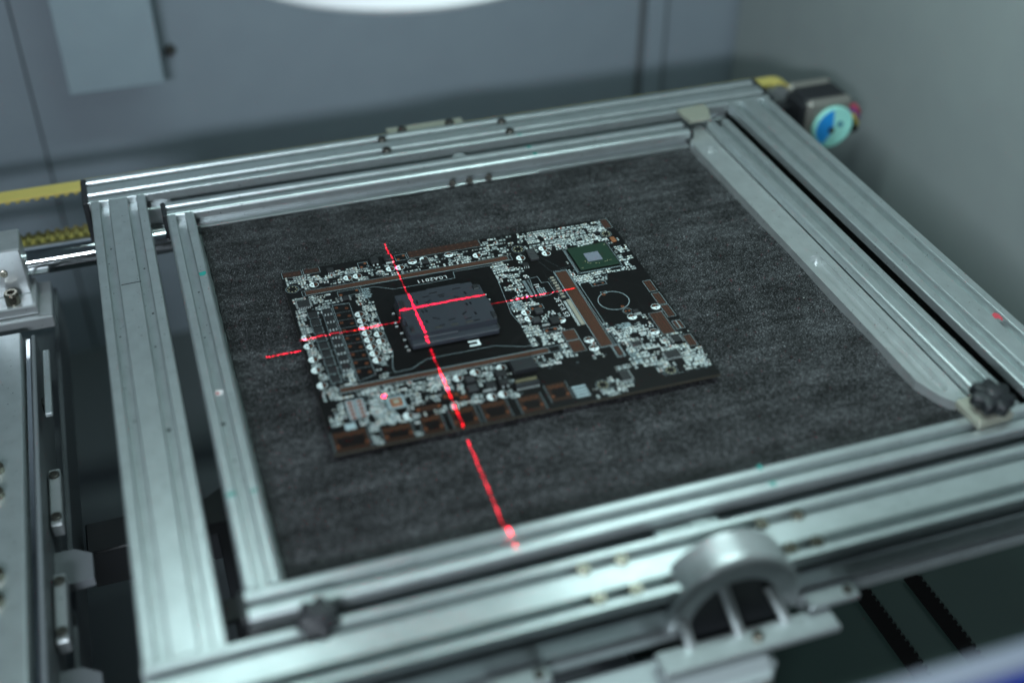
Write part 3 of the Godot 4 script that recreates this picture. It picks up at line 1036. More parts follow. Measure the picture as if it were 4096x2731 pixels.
	chip(93.6, 128.6, 99.4, 134.0, 1.8, "s", "transistor", null, 2.0)
	chip(85.6, 136.0, 91.2, 141.2, 1.8, "s", "transistor", null, 2.0)
	chip(93.2, 136.0, 98.6, 141.0, 1.8, "s", "transistor", null, 2.0)
	chip(184.6, 99.0, 188.2, 101.6, 1.5, "s", "transistor", null, 1.2)
	for q in [[62.4, 8.2, 67.4, 9.8], [131.6, 96.2, 136.0, 97.6], [186.0, 101.8, 189.0, 103.4], [83.4, 141.4, 88.6, 142.6]]:
		var s2 := tool()
		cbox(s2, Vector3(0, 0.5, 0), Vector3(q[2] - q[0], 0.9, q[3] - q[1]), 0.2)
		put("solder_tab", s2, M.solder, board, Vector3((q[0] + q[2]) / 2, 0, (q[1] + q[3]) / 2) * U)
		blocked.append(Rect2(q[0] - 0.3, q[1] - 0.3, q[2] - q[0] + 0.6, q[3] - q[1] + 0.6))
	# two columns of power transistors at the left edge
	for k in 9:
		var y := 45.0 + k * 7.55
		frame(8.2 + 0.12 * k, y - 0.5, 14.0 + 0.12 * k, y + 5.7, INK, 0.22)
		frame(16.4, y - 1.2, 22.4, y + 5.4, INK, 0.22)
		chip(8.6 + 0.12 * k, y, 13.6 + 0.12 * k, y + 5.2, 0.45, "", "transistor")
		if k < 8:
			chip(16.8, y - 0.8, 22.0, y + 4.6, 0.45, "s", "transistor", null, 1.3)
	# four square chokes
	for q in [[146.6, 21.6, 151.2, 26.6], [146.2, 27.4, 151.6, 33.2], [127.6, 89.4, 132.2, 93.6], [131.6, 81.0, 136.2, 85.8], [77.0, 128.6, 82.0, 133.0], [76.0, 136.0, 81.4, 141.0]]:
		chip(q[0], q[1], q[2], q[3], 1.7, "", "choke", M.choke_grey)
	chip(103.0, 124.4, 116.4, 134.0, 3.2, "", "header_block", M.black_plastic)
	for k in 11:
		var s3 := tool()
		cbox(s3, Vector3(0, 1.2, 0), Vector3(0.8, 2.4, 2.2), 0.2)
		put("header_pin", s3, M.gold_pin, board, Vector3(101.9 + k * 1.08, 0, 141.2) * U)
	chip(100.6, 142.6, 113.4, 145.4, 2.2, "s", "header_block", M.black_plastic, 1.6)
	blocked.append(Rect2(100, 139.6, 14.6, 9))
	# cream ceramic capacitors along the long slot
	var s4 := tool()
	cbox(s4, Vector3(0, 0.5, 0), Vector3(2.3, 0.9, 0.86), 0.15)
	var cream := put("ceramic_capacitor", s4, M.tan_body, board, Vector3(153.8, 0, 78.2) * U)
	for k in range(1, 24):
		again(cream, Vector3(153.8 + (k % 2) * 0.12, 0, 78.2 + k * 1.04) * U)
	for k in 8:
		again(cream, Vector3(152.4, 0, 53.6 + k * 2.9) * U)
		frame(150.4, 52.9 + k * 2.9, 154.4, 54.4 + k * 2.9, INK, 0.16)
	# small copper coloured part at the right edge
	s4 = tool()
	cbox(s4, Vector3(0, 0.5, 0), Vector3(2.9, 1.0, 5.2), 0.2)
	put("fuse", s4, M.copper, board, Vector3(202.4, 0, 25.6) * U)
	blocked.append(Rect2(200.6, 22.6, 3.6, 6.2))
	# square package with a copper face in the lower left
	fillr(33.4, 131.0, 42.8, 141.2, INK.darkened(0.1))
	s4 = tool()
	cbox(s4, Vector3(0, 0.3, 0), Vector3(6.0, 0.6, 6.4), 0.15)
	var sq := put("copper_pad", s4, M.copper, board, Vector3(38.2, 0, 136.4) * U)
	s4 = tool()
	cbox(s4, Vector3(0, 0.75, 0), Vector3(3.0, 0.3, 3.0), 0.1)
	put("pad_centre", s4, M.tan_body, sq)
	blocked.append(Rect2(33, 130.6, 10.4, 11))
	for q in [[70.0, 140.6, 75.0, 145.0], [46.0, 143.6, 60.0, 147.6], [62.0, 137.0, 71.0, 141.6]]:
		fillr(q[0], q[1], q[2], q[3], BROWN.darkened(0.3))
		disc(q[0] + 1.4, (q[1] + q[3]) / 2, 0.8, COPPER)
		disc(q[2] - 1.4, (q[1] + q[3]) / 2, 0.8, COPPER)
		blocked.append(Rect2(q[0] - 0.4, q[1] - 0.4, q[2] - q[0] + 0.8, q[3] - q[1] + 0.8))
	for q in [[46.0, 3.0, 52.0, 9.6], [69.0, 1.6, 76.0, 8.0], [130.2, 76.6, 138.4, 80.8], [131.0, 99.4, 139.2, 103.2], [28.4, 29.2, 41.4, 34.4]]:
		frame(q[0], q[1], q[2], q[3], INK, 0.2)
		disc(q[0] + 1.6, q[3] - 1.6, 0.9, COPPER)
		disc(q[2] - 1.6, q[1] + 1.6, 0.9, COPPER)
		blocked.append(Rect2(q[0] - 0.2, q[1] - 0.2, q[2] - q[0] + 0.4, q[3] - q[1] + 0.4))

	# ---- chipset
	s4 = tool()
	cbox(s4, Vector3(0, 0.7, 0), Vector3(24.8, 0.9, 24.4), 0.15)
	var pk := put("chipset", s4, M.substrate_green, board, Vector3(183.7, 0, 39.7) * U)
	s4 = tool()
	cbox(s4, Vector3(-0.6, 1.55, 1.4), Vector3(9.3, 0.8, 8.6), 0.1)
	put("die", s4, M.silicon, pk)
	for q in [[-6.6, 4.4, 0.5, 1.4], [-5.6, 6.0, 0.5, 1.2], [-4.4, 7.4, 1.2, 0.4], [-1.0, 8.2, 1.2, 0.5], [0.8, 8.6, 0.4, 1.0], [5.4, 8.0, 2.2, 0.3], [6.6, 7.2, 0.3, 1.2], [8.4, 7.4, 2.0, 0.3], [-10.6, 10.6, 1.4, 0.5], [10.8, -9.6, 0.9, 0.6]]:
		s4 = tool()
		cbox(s4, Vector3(q[0], 1.19, q[1]), Vector3(q[2], 0.1, q[3]), 0.03)
		put("gold_mark", s4, M.gold_pin, pk)

	# ---- dense small parts
	for q in [[1, 6.4, 61, 21.6, 0.72], [1.4, 28.8, 42, 41, 0.92], [1.2, 40.6, 23, 117, 0.86], [33.6, 40.4, 46, 113, 0.62], [39, 48, 47, 100, 0.66], [120.5, 28.4, 140, 48.6, 0.72], [121.5, 48, 134.4, 78, 0.62], [119.6, 76, 139.4, 113.4, 0.85], [139.5, 86, 148, 104, 0.4], [150, 1.6, 202.4, 25.8, 0.92], [138.5, 8.6, 152, 27, 0.5], [197.6, 24, 206.6, 46, 0.5], [163.6, 27, 168.6, 64, 0.7], [164.5, 54.4, 199, 65.4, 0.82], [197, 44, 205, 60, 0.45], [166, 112, 203, 146, 0.82], [148, 112, 156, 136, 0.5], [164, 104, 172, 112, 0.5], [181, 95, 203, 112, 0.45], [62, 9, 141, 20.6, 0.6], [122, 0.8, 150, 8.6, 0.35], [24, 121.4, 100, 150, 0.78], [2, 118, 30, 150, 0.6], [116, 121.4, 140, 136, 0.5], [138, 149, 156, 164, 0.7], [154, 143, 168, 160, 0.6], [177, 147, 207, 158.4, 0.72], [60, 146, 116, 150.6, 0.5], [18, 146, 48, 164.6, 0.5], [194, 124, 207.4, 152, 0.6], [134.6, 104.6, 140, 125, 0.8], [60, 37.4, 66, 39.6, 0.8]]:
		cluster(q[0], q[1], q[2], q[3], q[4], 0.42)
	# dense patches of bright print
	for q in [[41.0, 30.6, 46.4, 40.2], [168, 2, 186, 9], [119.6, 69, 126, 78], [30, 144.6, 36, 151], [25.6, 129, 34, 147], [58, 122, 70, 128], [171, 107.4, 179, 112], [168, 131, 173, 143]]:
		for k in 120:
			var x := rng.randf_range(q[0], q[2])
			var y := rng.randf_range(q[1], q[3])
			if is_free(x, y, 0.2):
				fillr(x, y, x + rng.randf_range(0.3, 1.5), y + rng.randf_range(0.2, 0.6), INK.darkened(rng.randf() * 0.25))
	put("solder_joints", joints, M.solder, board).set_meta("kind", "stuff")
	var bm := mat("part_body", Color(1, 1, 1), 0.5)
	bm.vertex_color_use_as_albedo = true
	put("surface_components", bodies, bm, board).set_meta("kind", "stuff")

	# ---- the board itself
	var pm := mat("board_print", Color(1, 1, 1), 0.36)
	pm.albedo_texture = ImageTexture.create_from_image(art)
	pm.metallic_specular = 0.32
	var st := tool()
	var c := [Vector3(0, 0, 0), Vector3(BW, 0, 0), Vector3(BW, 0, BD), Vector3(0, 0, BD)]
	var uv := [Vector2(0, 0), Vector2(1, 0), Vector2(1, 1), Vector2(0, 1)]
	tri(st, c[0], c[1], c[2], Vector3.UP, uv[0], uv[1], uv[2])
	tri(st, c[0], c[2], c[3], Vector3.UP, uv[0], uv[2], uv[3])
	var pcb := put("board_face", st, pm, board)
	st = tool()
	cbox(st, Vector3(BW / 2, -0.72, BD / 2), Vector3(BW, 1.4, BD), 0.1)
	put("laminate", st, M.pcb_edge, board)
	# short solder-side legs that hold the board off the mat
	st = tool()
	for q in [[4.2, 18.6], [200.9, 17.3], [184.3, 154.6], [4.5, 160.0], [100, 150], [70, 30], [20, 158], [60, 160], [140, 160], [203, 120]]:
		box(st, Vector3(q[0], -3.6, q[1]), Vector3(1.6, 4.6, 1.6))
	put("solder_legs", st, M.dark_steel, board)

	# ---- lettering
	lettering("LGA2011", 84.6, 33.1, 2.7, PI)
	lettering("E5 V:3.3C", 148.5, 82.6, 2.9, PI / 2)
	lettering("AI", 141.6, 58.4, 2.4, PI / 2)
	socket()

func socket() -> void:
	# grey protective cover on the processor socket
	var cap := Node3D.new()
	cap.name = "socket_cover"
	cap.position = Vector3(82.2, 0, 77.8) * U
	board.add_child(cap, true)
	cap.set_meta("label", "slate grey plastic cover with slits on the processor socket")
	var top := CSGPolygon3D.new()
	top.name = "cover_plate"
	var outl := [[-24.6, -24.8], [-6, -25.2], [-5.4, -26.0], [14, -26.0], [14.4, -25.2], [20.6, -25.4], [21.0, -22.0], [24.6, -21.6], [25.0, -6.0], [25.6, -5.6], [25.4, 7.0], [24.4, 7.4], [24.6, 13.8], [-25.4, 14.2], [-25.6, 6.0], [-24.2, 5.6], [-24.2, -2.0], [-25.4, -2.4], [-25.2, -12.0], [-24.6, -12.6]]
	var pv := PackedVector2Array()
	for q in outl:
		pv.append(Vector2(q[0], -q[1]) * U)
	top.polygon = pv
	top.depth = 4.6 * U
	top.transform = Transform3D(Basis(Vector3.RIGHT, -PI / 2), Vector3(0, 7.0, 0) * U)
	top.material = M.cap_plastic
	for q in [[-13.8, -15.3, 3.4, 80], [-7.7, -13.9, 3.6, 35], [-7.8, -18.9, 4.0, 6], [1.0, -18.1, 4.2, 4], [0.9, -16.4, 3.2, 4], [8.8, -13.6, 3.6, -32], [14.5, -15.8, 3.2, -75], [12.3, -5.1, 2.8, -82], [14.6, -5.4, 2.8, -82], [8.8, 2.9, 3.6, 38], [14.7, 4.8, 2.8, -82], [-7.5, 3.0, 4.6, -30], [0.6, 6.5, 4.2, 6], [9.7, 8.4, 4.0, 5], [-13.3, 4.4, 2.8, -75], [-13.2, -5.5, 2.8, -75], [-11.0, -5.7, 2.6, -75], [-3.0, -21.3, 5.0, 3], [11.0, -21.6, 5.0, 3], [13.7, 11.4, 3.4, 4], [-6.0, 10.2, 3.4, 5]]:
		var hole := CSGBox3D.new()
		hole.name = "slit_cut"
		hole.operation = CSGShape3D.OPERATION_SUBTRACTION
		hole.size = Vector3(q[2], 0.85, 4.0) * U
		hole.position = Vector3(q[0], -q[1], 0.0) * U
		hole.rotation = Vector3(0, 0, deg_to_rad(q[3]))
		hole.material = M.cap_dark
		top.add_child(hole)
	cap.add_child(top)
	var st := tool()
	cbox(st, Vector3(-0.4, 2.2, 16.4), Vector3(49.6, 3.2, 5.6), 0.5)
	cbox(st, Vector3(-8, 3.6, 14.9), Vector3(20, 3.0, 2.0), 0.4)
	put("front_ledge", st, M.cap_plastic, cap)
	st = tool()
	cbox(st, Vector3(0, 1.2, -4.0), Vector3(51.6, 2.3, 41), 0.3)
	put("socket_base", st, M.cap_dark, cap)
	# dark spring clips at the corners
	for q in [[-22.6, -14.6, 2.4, 8.4], [-23.0, 9.4, 2.2, 6.2], [21.8, -19.4, 3.6, 4.6], [23.8, 9.6, 2.4, 6.6]]:
		st = tool()
		cbox(st, Vector3.ZERO, Vector3(q[2], 1.6, q[3]), 0.4)
		put("clip", st, M.black_plastic, cap, Vector3(q[0], 6.9, q[1]) * U)
	var t0: MeshInstance3D = null
	for q in [[-27.6, -17.0], [-28.4, -8.0], [-28.6, -4.6], [-27.4, 2.4], [-27.2, 8.8], [-27.8, 15.0], [-27.4, 18.6], [28.2, -13.6], [27.4, -19.0]]:
		st = tool()
		cbox(st, Vector3(0, 0.6, 0), Vector3(1.8, 1.1, 0.8), 0.2)
		if t0 == null:
			t0 = put("solder_tail", st, M.solder, cap, Vector3(q[0], 0, q[1]) * U)
		else:
			again(t0, Vector3(q[0], 0, q[1]) * U)
	for x in [-8.4, 0.6, 9.1]:
		st = tool()
		cbox(st, Vector3.ZERO, Vector3(4.2, 0.4, 1.2), 0.12)
		put("contact_window", st, M.dark_steel, cap, Vector3(x, 7.1, 11.6) * U)

# ---------------------------------------------------------------- drive, guides, carriage
func belt_path(xa: float, xb: float, r: float, n := 14) -> Array:
	var p := []
	for i in n + 1:
		var a := PI / 2 - PI * i / n
		p.append(Vector2(xb + cos(a) * r, sin(a) * r))
	for i in n + 1:
		var a := -PI / 2 - PI * i / n
		p.append(Vector2(xa + cos(a) * r, sin(a) * r))
	return p

func machinery() -> void:
	# yellow toothed belt looped behind the rear rail
	var cy := -43.5
	var t := thing("timing_belt", "long yellow toothed belt looped behind the rear aluminium rail", "belt", P(190, cy, -790))
	var pts := belt_path(-390.0, 297.0, 19.0)
	var st := tool()
	for i in pts.size():
		var a: Vector2 = pts[i]
		var b: Vector2 = pts[(i + 1) % pts.size()]
		var d := b - a
		var nn := Vector2(d.y, -d.x).normalized() * -1.0
		if nn.dot((a + b) * 0.5 - Vector2(clampf(a.x, -390, 297), 0)) < 0:
			nn = -nn
		var ai := a - nn * 1.4
		var bi := b - nn * 1.4
		var z := 6.5
		quad(st, Vector3(a.x, a.y, -z), Vector3(b.x, b.y, -z), Vector3(b.x, b.y, z), Vector3(a.x, a.y, z), Vector3(nn.x, nn.y, 0))
		quad(st, Vector3(ai.x, ai.y, -z), Vector3(bi.x, bi.y, -z), Vector3(bi.x, bi.y, z), Vector3(ai.x, ai.y, z), Vector3(-nn.x, -nn.y, 0))
		for s in [-z, z]:
			quad(st, Vector3(a.x, a.y, s), Vector3(b.x, b.y, s), Vector3(bi.x, bi.y, s), Vector3(ai.x, ai.y, s), Vector3(0, 0, s))
	put("band", st, M.belt_yellow, t)
	st = tool()
	var x := -384.0
	while x < 295.0:
		for s in [-1.0, 1.0]:
			cbox(st, Vector3(x, s * (19.0 - 2.5), 0), Vector3(3.2, 2.4, 12.9), 0.5)
		x += 6.4
	put("belt_teeth", st, M.belt_shade, t).set_meta("kind", "stuff")
	for px in [297.0, -390.0]:
		st = tool()
		lathe(st, [Vector2(0, -8), Vector2(16, -8), Vector2(16, 8), Vector2(0, 8)], 30, Transform3D(turned(Vector3(0, 0, 1)), Vector3(px, 0, 0)))
		put("pulley", st, M.machined, t)
	# stepper motor
	t = thing("stepper_motor", "black square stepper motor with a mint and blue label disc at the far right corner", "motor", P(517, -47, -770))
	st = tool()
	cbox(st, Vector3(0, 0, 2), Vector3(38, 38, 24), 2.0)
	put("motor_body", st, M.motor_black, t)
	st = tool()
	cbox(st, Vector3(-37, -6, -4), Vector3(38, 30, 10), 1.2)
	cbox(st, Vector3(-22, -2, 6), Vector3(5, 38, 26), 1.0)
	put("mounting_plate", st, M.motor_black, t)
	for z in [-15.0, 17.5]:
		st = tool()
		cbox(st, Vector3(0, 0, z), Vector3(40, 40, 9), 3.6)
		put("end_bell", st, M.motor_cap, t)
	st = tool()
	var fw := Transform3D(turned(Vector3(0, 0, 1)), Vector3(3, -3, 22.2))
	lathe(st, [Vector2(0, 0), Vector2(17.5, 0), Vector2(17.5, 2.4), Vector2(16.8, 3.0), Vector2(13.6, 3.0), Vector2(13.4, 2.6), Vector2(0, 2.6)], 48, fw)
	put("label_disc", st, M.label_mint, t)
	st = tool()
	var arc := PackedVector2Array([Vector2(0, -2)])
	for k in 15:
		var a := lerpf(deg_to_rad(97), deg_to_rad(240), k / 14.0)
		arc.append(Vector2(cos(a), sin(a)) * 15.6)
	prism(st, arc, 0.0, 0.3, Transform3D(Basis(), Vector3(3, -3, 25.3)))
	put("blue_sector", st, M.label_blue, t)
	st = tool()
	lathe(st, [Vector2(0, 0), Vector2(2.8, 0), Vector2(2.8, 0.8), Vector2(0, 0.9)], 18, Transform3D(fw.basis, Vector3(1.0, -4.6, 25.6)))
	put("shaft_hole", st, M.dark_steel, t)
	st = tool()
	lathe(st, [Vector2(0, 0), Vector2(2.6, 0), Vector2(2.6, 0.3), Vector2(0, 0.3)], 18, Transform3D(fw.basis, Vector3(8.8, -1.0, 25.0)))
	put("ink_spot", st, M.label_ink, t)
	for q in [[M.wire_red, 0.0], [M.wire_purple, -3.0], [M.wire_yellow, -6.0], [M.black_rubber, -9.0]]:
		st = tool()
		tube(st, [Vector3(18, 8 + q[1], 14), Vector3(25, 9 + q[1] * 1.3, 17), Vector3(30, 3 + q[1] * 1.7, 17), Vector3(29, -10 + q[1], 8), Vector3(20, -24, -6)], 2.1, 8)
		put("wire", st, q[0], t)
	# beige plate standing behind the rear rail
	t = thing("belt_clamp_plate", "beige angle plate with two dark bolts behind the middle of the rear rail", "bracket", P(191, -6, -760))
	st = tool()
	cbox(st, Vector3(0, 0, 0), Vector3(56, 2.4, 17), 0.5)
	cbox(st, Vector3(0, -13, -7), Vector3(56, 24, 2.4), 0.5)
	put("angle", st, M.bracket_beige, t)
	for xx in [-18.0, 17.0]:
		bolt(t, Vector3(xx, 1.2, 0) * U, 3.2, 3.2, M.dark_steel)
	t = thing("slide_plate", "grey flat slide plate below the gap between the two right rails", "plate", P(404, -40, -530))
	st = tool()
	cbox(st, Vector3(0, 0, 0), Vector3(52, 6, 350), 0.8)
	put("plate", st, M.box_grey, t)
	# polished guide rod below the rear rail, and its support block
	t = thing("guide_rod", "polished round steel guide rod passing under the left rails", "rod", P(170, -37.5, -722))
	st = tool()
	tube(st, [Vector3(-262, 0, 0), Vector3(262, 0, 0)], 9.2, 40)
	put("rod_bar", st, M.chrome, t)
	t = thing("rod_support", "machined aluminium block holding the left end of the guide rod", "bracket", P(-104, -36, -714))
	st = tool()
	cbox(st, Vector3(0, 3, -3), Vector3(30, 34, 26), 0.9)
	put("clamp_body", st, M.machined, t)
	st = tool()
	cbox(st, Vector3(2, -17, 8), Vector3(32, 7, 34), 0.8)
	put("foot", st, M.machined, t)
	st = tool()
	cbox(st, Vector3(4, -25.5, 8), Vector3(44, 9, 42), 0.8)
	put("base_plate", st, M.machined, t)
	bolt(t, Vector3(4, -13.4, 18) * U, 4.6, 8.0, M.bolt_steel)
	bolt(t, Vector3(2, 4, 10.1) * U, 2.6, 1.0, M.bolt_steel, Vector3(0, 0, 1))
	# long carriage rail down the left side
	t = thing("carriage_rail", "long left linear rail of aluminium running towards the front", "linear rail", P(-118, -60, -440))
	st = tool()
	prism(st, section(44.0, 30.0, [-4.0], 1.2), -225, 232)
	put("beam", st, M.aluminium, t, Vector3(-0.5, 8, 0) * U)
	st = tool()
	cbox(st, Vector3(24.2, -1, 0), Vector3(3.4, 6, 452), 0.6)
	put("guide_strip", st, M.chrome, t)
	st = tool()
	cbox(st, Vector3(27.4, -22, 0), Vector3(2.4, 50, 456), 0.6)
	put("side_plate", st, M.tray_grey, t)
	for z in [-99.0, -79.0, -20.0, -3.0, 62.0, 80.0]:
		bolt(t, Vector3(8.6, 8, z) * U, 3.4, 4.4, M.bolt_steel)
	bolt(t, Vector3(28.8, -14, -176) * U, 5.0, 3.6, M.black_plastic, Vector3(1, 0, 0), "stop_screw")
	for z in [-94.0, -12.0]:
		st = tool()
		cbox(st, Vector3(33, -18, z), Vector3(6.4, 9, 46), 0.8)
		var bk := put("bearing_block", st, M.machined, t)
		for dz in [-17.0, 17.0]:
			bolt(bk, Vector3(33, -13.4, z + dz) * U, 2.9, 1.4, M.dark_steel)
		st = tool()
		prism(st, PackedVector2Array([Vector2(-12, -12), Vector2(12, -10), Vector2(12, 8), Vector2(3, 14), Vector2(-12, 14)]), -3, 3, Transform3D(Basis(Vector3.RIGHT, -PI / 2), Vector3(36, -30, z + 44)))
		put("cable_lug", st, M.tray_grey, t)
	st = tool()
	cbox(st, Vector3(36, 9, -168), Vector3(4.0, 3, 62), 0.5)
	put("sensor_flag", st, M.aluminium, t)
	# black sensor brackets seen in the gap between the left rails
	t = thing("sensor_bracket", "black angled bracket low in the gap between the two left rails", "bracket", P(-3, -62, -482))
	st = tool()
	prism(st, PackedVector2Array([Vector2(-6, -12), Vector2(8, -12), Vector2(8, 16), Vector2(-6, 6)]), -4, 4, Transform3D(Basis(Vector3.RIGHT, -PI / 2), Vector3.ZERO))
	put("bracket_body", st, M.black_plastic, t)
	st = tool()
	cbox(st, Vector3(2, -50, 0), Vector3(6, 100, 8), 0.6)
	put("stem", st, M.black_plastic, t)
	t = thing("cable_clip", "black flat cable clip in the gap near the front left corner", "clip", P(-3, -62, -412))
	st = tool()
	cbox(st, Vector3(0, 0, 0), Vector3(16, 3, 15), 0.6)
	put("clip_body", st, M.black_plastic, t)
	st = tool()
	cbox(st, Vector3(2, -50, 0), Vector3(5, 100, 6), 0.6)
	put("stem", st, M.black_plastic, t)

	# round-nosed bearing mount on the front rail
	t = thing("front_bearing_mount", "silver half-round bearing mount with three standoffs on the front rail", "bearing mount", P(207, -18, -312))
	st = tool()
	var dome := PackedVector2Array()
	for k in 37:
		var a := PI * k / 36.0
		dome.append(Vector2(cos(a) * 33.0, sin(a) * 36.0 - 4.0))
	var rings := [[-9.0, 1.0], [4.6, 1.0], [6.6, 0.985], [7.8, 0.95], [8.2, 0.90]]
	for k in rings.size() - 1:
		st.set_smooth_group(1)
		for i in 36:
			var f := func(m: int, l: Array) -> Vector3: return Vector3(dome[m].x * l[1], (dome[m].y + 4) * l[1] - 4, l[0])
			var mid := dome[i] + dome[i + 1]
			quad(st, f.call(i, rings[k]), f.call(i + 1, rings[k]), f.call(i + 1, rings[k + 1]), f.call(i, rings[k + 1]), Vector3(mid.x, mid.y + 8, 0.5 if k > 0 else 0.0))
	st.set_smooth_group(-1)
	for i in 36:
		var k := 0.90
		var ki := 0.66
		var a := Vector3(dome[i].x * k, (dome[i].y + 4) * k - 4, 8.2)
		var b := Vector3(dome[i + 1].x * k, (dome[i + 1].y + 4) * k - 4, 8.2)
		var c := Vector3(dome[i + 1].x * ki, (dome[i + 1].y + 4) * ki * 0.94 - 4, 7.4)
		var d := Vector3(dome[i].x * ki, (dome[i].y + 4) * ki * 0.94 - 4, 7.4)
		quad(st, a, b, c, d, Vector3(0, 0, 1))
		quad(st, c, d, d + Vector3(0, 0, -16), c + Vector3(0, 0, -16), -Vector3(c.x + d.x, c.y + d.y + 8, 0))
	put("dome", st, M.machined, t)
	st = tool()
	cbox(st, Vector3(0, -2, 4.6), Vector3(50, 36, 1.4), 0.4)
	put("inner_plate", st, M.black_plastic, t)
	for q in [[-26.0, 5.0, -23.0], [-7.0, 15.0, 1.0], [16.0, 7.0, 24.0]]:
		st = tool()
		tube(st, [Vector3(q[0], q[1], 5.0), Vector3(q[2], -11.0, 13.0)], 2.4, 16)
		put("standoff", st, M.aluminium_bright, t)
	st = tool()
	cbox(st, Vector3(3, -12.4, 17.5), Vector3(86, 4.0, 13), 0.9)
	put("cross_bar", st, M.aluminium, t)
	bolt(t, Vector3(7.0, -10.4, 18) * U, 2.6, 2.4, M.bolt_steel)
	t = thing("gear_housing", "smooth grey housing hanging below the half-round bearing mount", "housing", P(128, -84, -297))
	st = tool()
	cbox(st, Vector3(0, 0, 0), Vector3(192, 92, 26), 6.0)
	put("housing_body", st, M.box_grey, t)
	bolt(t, Vector3(88, 34, 13) * U, 2.8, 1.8, M.bolt_steel, Vector3(0, 0, 1))
	# two black belts on the floor, lower right
	for q in [[358.0, "left"], [393.6, "right"]]:
		t = thing("floor_belt", "black toothed floor belt at lower right, the %s the grey housing" % ("nearer one to" if q[1] == "left" else "farther one from"), "belt", P(q[0], -166, -250), "black floor belts")
		st = tool()
		cbox(st, Vector3.ZERO, Vector3(9.6, 1.6, 302), 0.3)
		put("band", st, M.black_rubber, t)
		st = tool()
		for k in 66:
			cbox(st, Vector3(5.6, 0, -148 + k * 4.5), Vector3(1.8, 1.6, 2.4), 0.3)
		put("belt_teeth", st, M.black_rubber, t).set_meta("kind", "stuff")
	# door frame bar across the lower right corner
	t = thing("door_bar", "white and blue door bar crossing the lower right corner", "door bar", P(250, 94, -173))
	st = tool()
	cbox(st, Vector3(0, 0, -2), Vector3(680, 11, 11), 2.0)
	put("bar_top", st, M.door_grey, t)
	st = tool()
	cbox(st, Vector3(0, -6, 5.4), Vector3(680, 24, 5), 1.0)
	put("blue_face", st, M.door_blue, t)

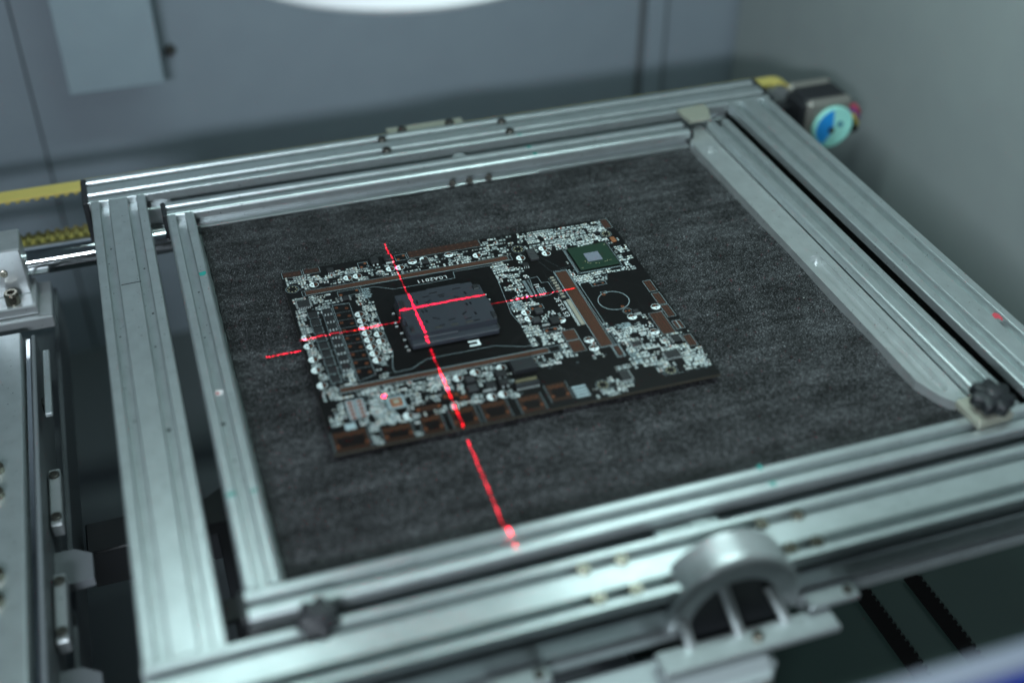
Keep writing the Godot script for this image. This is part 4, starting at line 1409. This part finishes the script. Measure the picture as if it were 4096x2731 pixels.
func laser_head() -> void:
	# white round optics head above the board: drum, slotted plate, laser diode
	var t := thing("optics_head", "white round drum-shaped head hanging above the motherboard", "machine head", P(127, 206, -542))
	var st := tool()
	lathe(st, [Vector2(82.5, 1.2), Vector2(86, 4.0), Vector2(86.5, 60), Vector2(86.5, 268), Vector2(80, 268), Vector2(80, 1.2), Vector2(82.5, 1.2)], 72)
	put("drum", st, M.white_plastic, t)
	# source position relative to the drum's base centre
	var s := Vector3(-51, 94, -33)
	# slit lines on the target plane are drawn back to the plate plane through the source
	var back := func(q: Vector3) -> Vector2:
		var a := q - Vector3(127, 206, -542)
		var k := (s.y - 0.6) / (s.y - a.y)
		return Vector2(lerpf(s.x, a.x, k), lerpf(s.z, a.z, k))
	var outline := PackedVector2Array()
	for i in 60:
		outline.append(Vector2(cos(TAU * i / 60.0), sin(TAU * i / 60.0)) * 80.6)
	var plate := [outline]
	var a0: Vector2 = back.call(Vector3(128.6, -12, -631.5))
	var a1: Vector2 = back.call(Vector3(121.3, 0, -348.0))
	var b0: Vector2 = back.call(Vector3(39.5, -12, -541.0))
	var b1: Vector2 = back.call(Vector3(221.7, -6, -541.6))
	var w := 0.175
	var cross := []
	var edge := noise(61, 0.9, 2)
	for e in [[a0, a1, w * 0.80, 0.24, 0.46], [b0, b1, w * 0.66, 0.43, 0.70]]:
		var d: Vector2 = (e[1] - e[0]).normalized()
		var n: Vector2 = Vector2(-d.y, d.x)
		var near := PackedVector2Array()
		var far := PackedVector2Array()
		for k in 161:
			var f := k / 160.0
			var wide: float = e[2] * (1.0 + 0.75 * smoothstep(e[3] - 0.02, e[3], f) * (1.0 - smoothstep(e[4], e[4] + 0.02, f)))
			var q: Vector2 = e[0].lerp(e[1], f)
			near.append(q - n * wide * clampf(0.75 + 1.5 * edge.get_noise_2d(k * 1.3, e[2] * 900.0), 0.25, 1.25))
			far.append(q + n * wide * clampf(0.75 + 1.5 * edge.get_noise_2d(k * 1.3, e[2] * 900.0 + 50.0), 0.25, 1.25))
		far.reverse()
		near.append_array(far)
		cross.append(near)
	var slit: Array = Geometry2D.merge_polygons(cross[0], cross[1])
	# split the plate along the long slit so that no piece needs a hole
	var dd: Vector2 = (a1 - a0).normalized()
	var nn := Vector2(-dd.y, dd.x)
	var pieces := []
	for sgn in [-1.0, 1.0]:
		var half := PackedVector2Array([a0 - dd * 300.0, a1 + dd * 300.0, a1 + dd * 300.0 + nn * 400.0 * sgn, a0 - dd * 300.0 + nn * 400.0 * sgn])
		for piece in Geometry2D.intersect_polygons(outline, half):
			for p2 in Geometry2D.clip_polygons(piece, slit[0]):
				pieces.append(p2)
	# the pinhole that makes the red dot
	var dot: Vector2 = back.call(Vector3(91.6, -6, -480.6))
	st = tool()
	for piece in pieces:
		var hole := PackedVector2Array()
		for i in 12:
			hole.append(dot + Vector2(cos(TAU * i / 12.0), sin(TAU * i / 12.0)) * 0.42)
		var parts := [piece]
		if Geometry2D.is_point_in_polygon(dot, piece):
			parts = []
			for sgn in [-1.0, 1.0]:
				var half := PackedVector2Array([dot + Vector2(-400, 0), dot + Vector2(400, 0), dot + Vector2(400, 400 * sgn), dot + Vector2(-400, 400 * sgn)])
				for p2 in Geometry2D.intersect_polygons(piece, half):
					for p3 in Geometry2D.clip_polygons(p2, hole):
						parts.append(p3)
		for p4 in parts:
			prism(st, p4, 0.4, 0.8, Transform3D(Basis(Vector3(1, 0, 0), Vector3(0, 0, 1), Vector3(0, 1, 0)), Vector3.ZERO))
	put("slit_plate", st, M.white_plastic, t)
	st = tool()
	cbox(st, s + Vector3(0, 7, 0), Vector3(12, 12, 12), 1.0)
	put("laser_module", st, M.black_plastic, t)
	var g := mat("laser_glow", Color(1, 0.02, 0.05), 0.5)
	g.emission_enabled = true
	g.emission = Color(1, 0.0, 0.03)
	g.emission_energy_multiplier = 2.0
	st = tool()
	cbox(st, s + Vector3(0, 0.7, 0), Vector3(0.8, 0.4, 0.8), 0.05)
	put("laser_lamp", st, g, t)
	var l := AreaLight3D.new()
	l.name = "laser_light"
	l.area_size = Vector2(0.2, 0.2) * U
	l.light_color = Color(1.0, 0.0, 0.17)
	l.light_energy = 25.0
	l.area_range = 3.0
	l.shadow_enabled = true
	l.position = s * U
	l.rotation = Vector3(-PI / 2, 0, 0)
	t.add_child(l)

func _ready() -> void:
	rng.seed = 1
	materials()
	view_and_light()
	cabinet()
	frames()
	foam_mat()
	machinery()
	laser_head()
	motherboard()
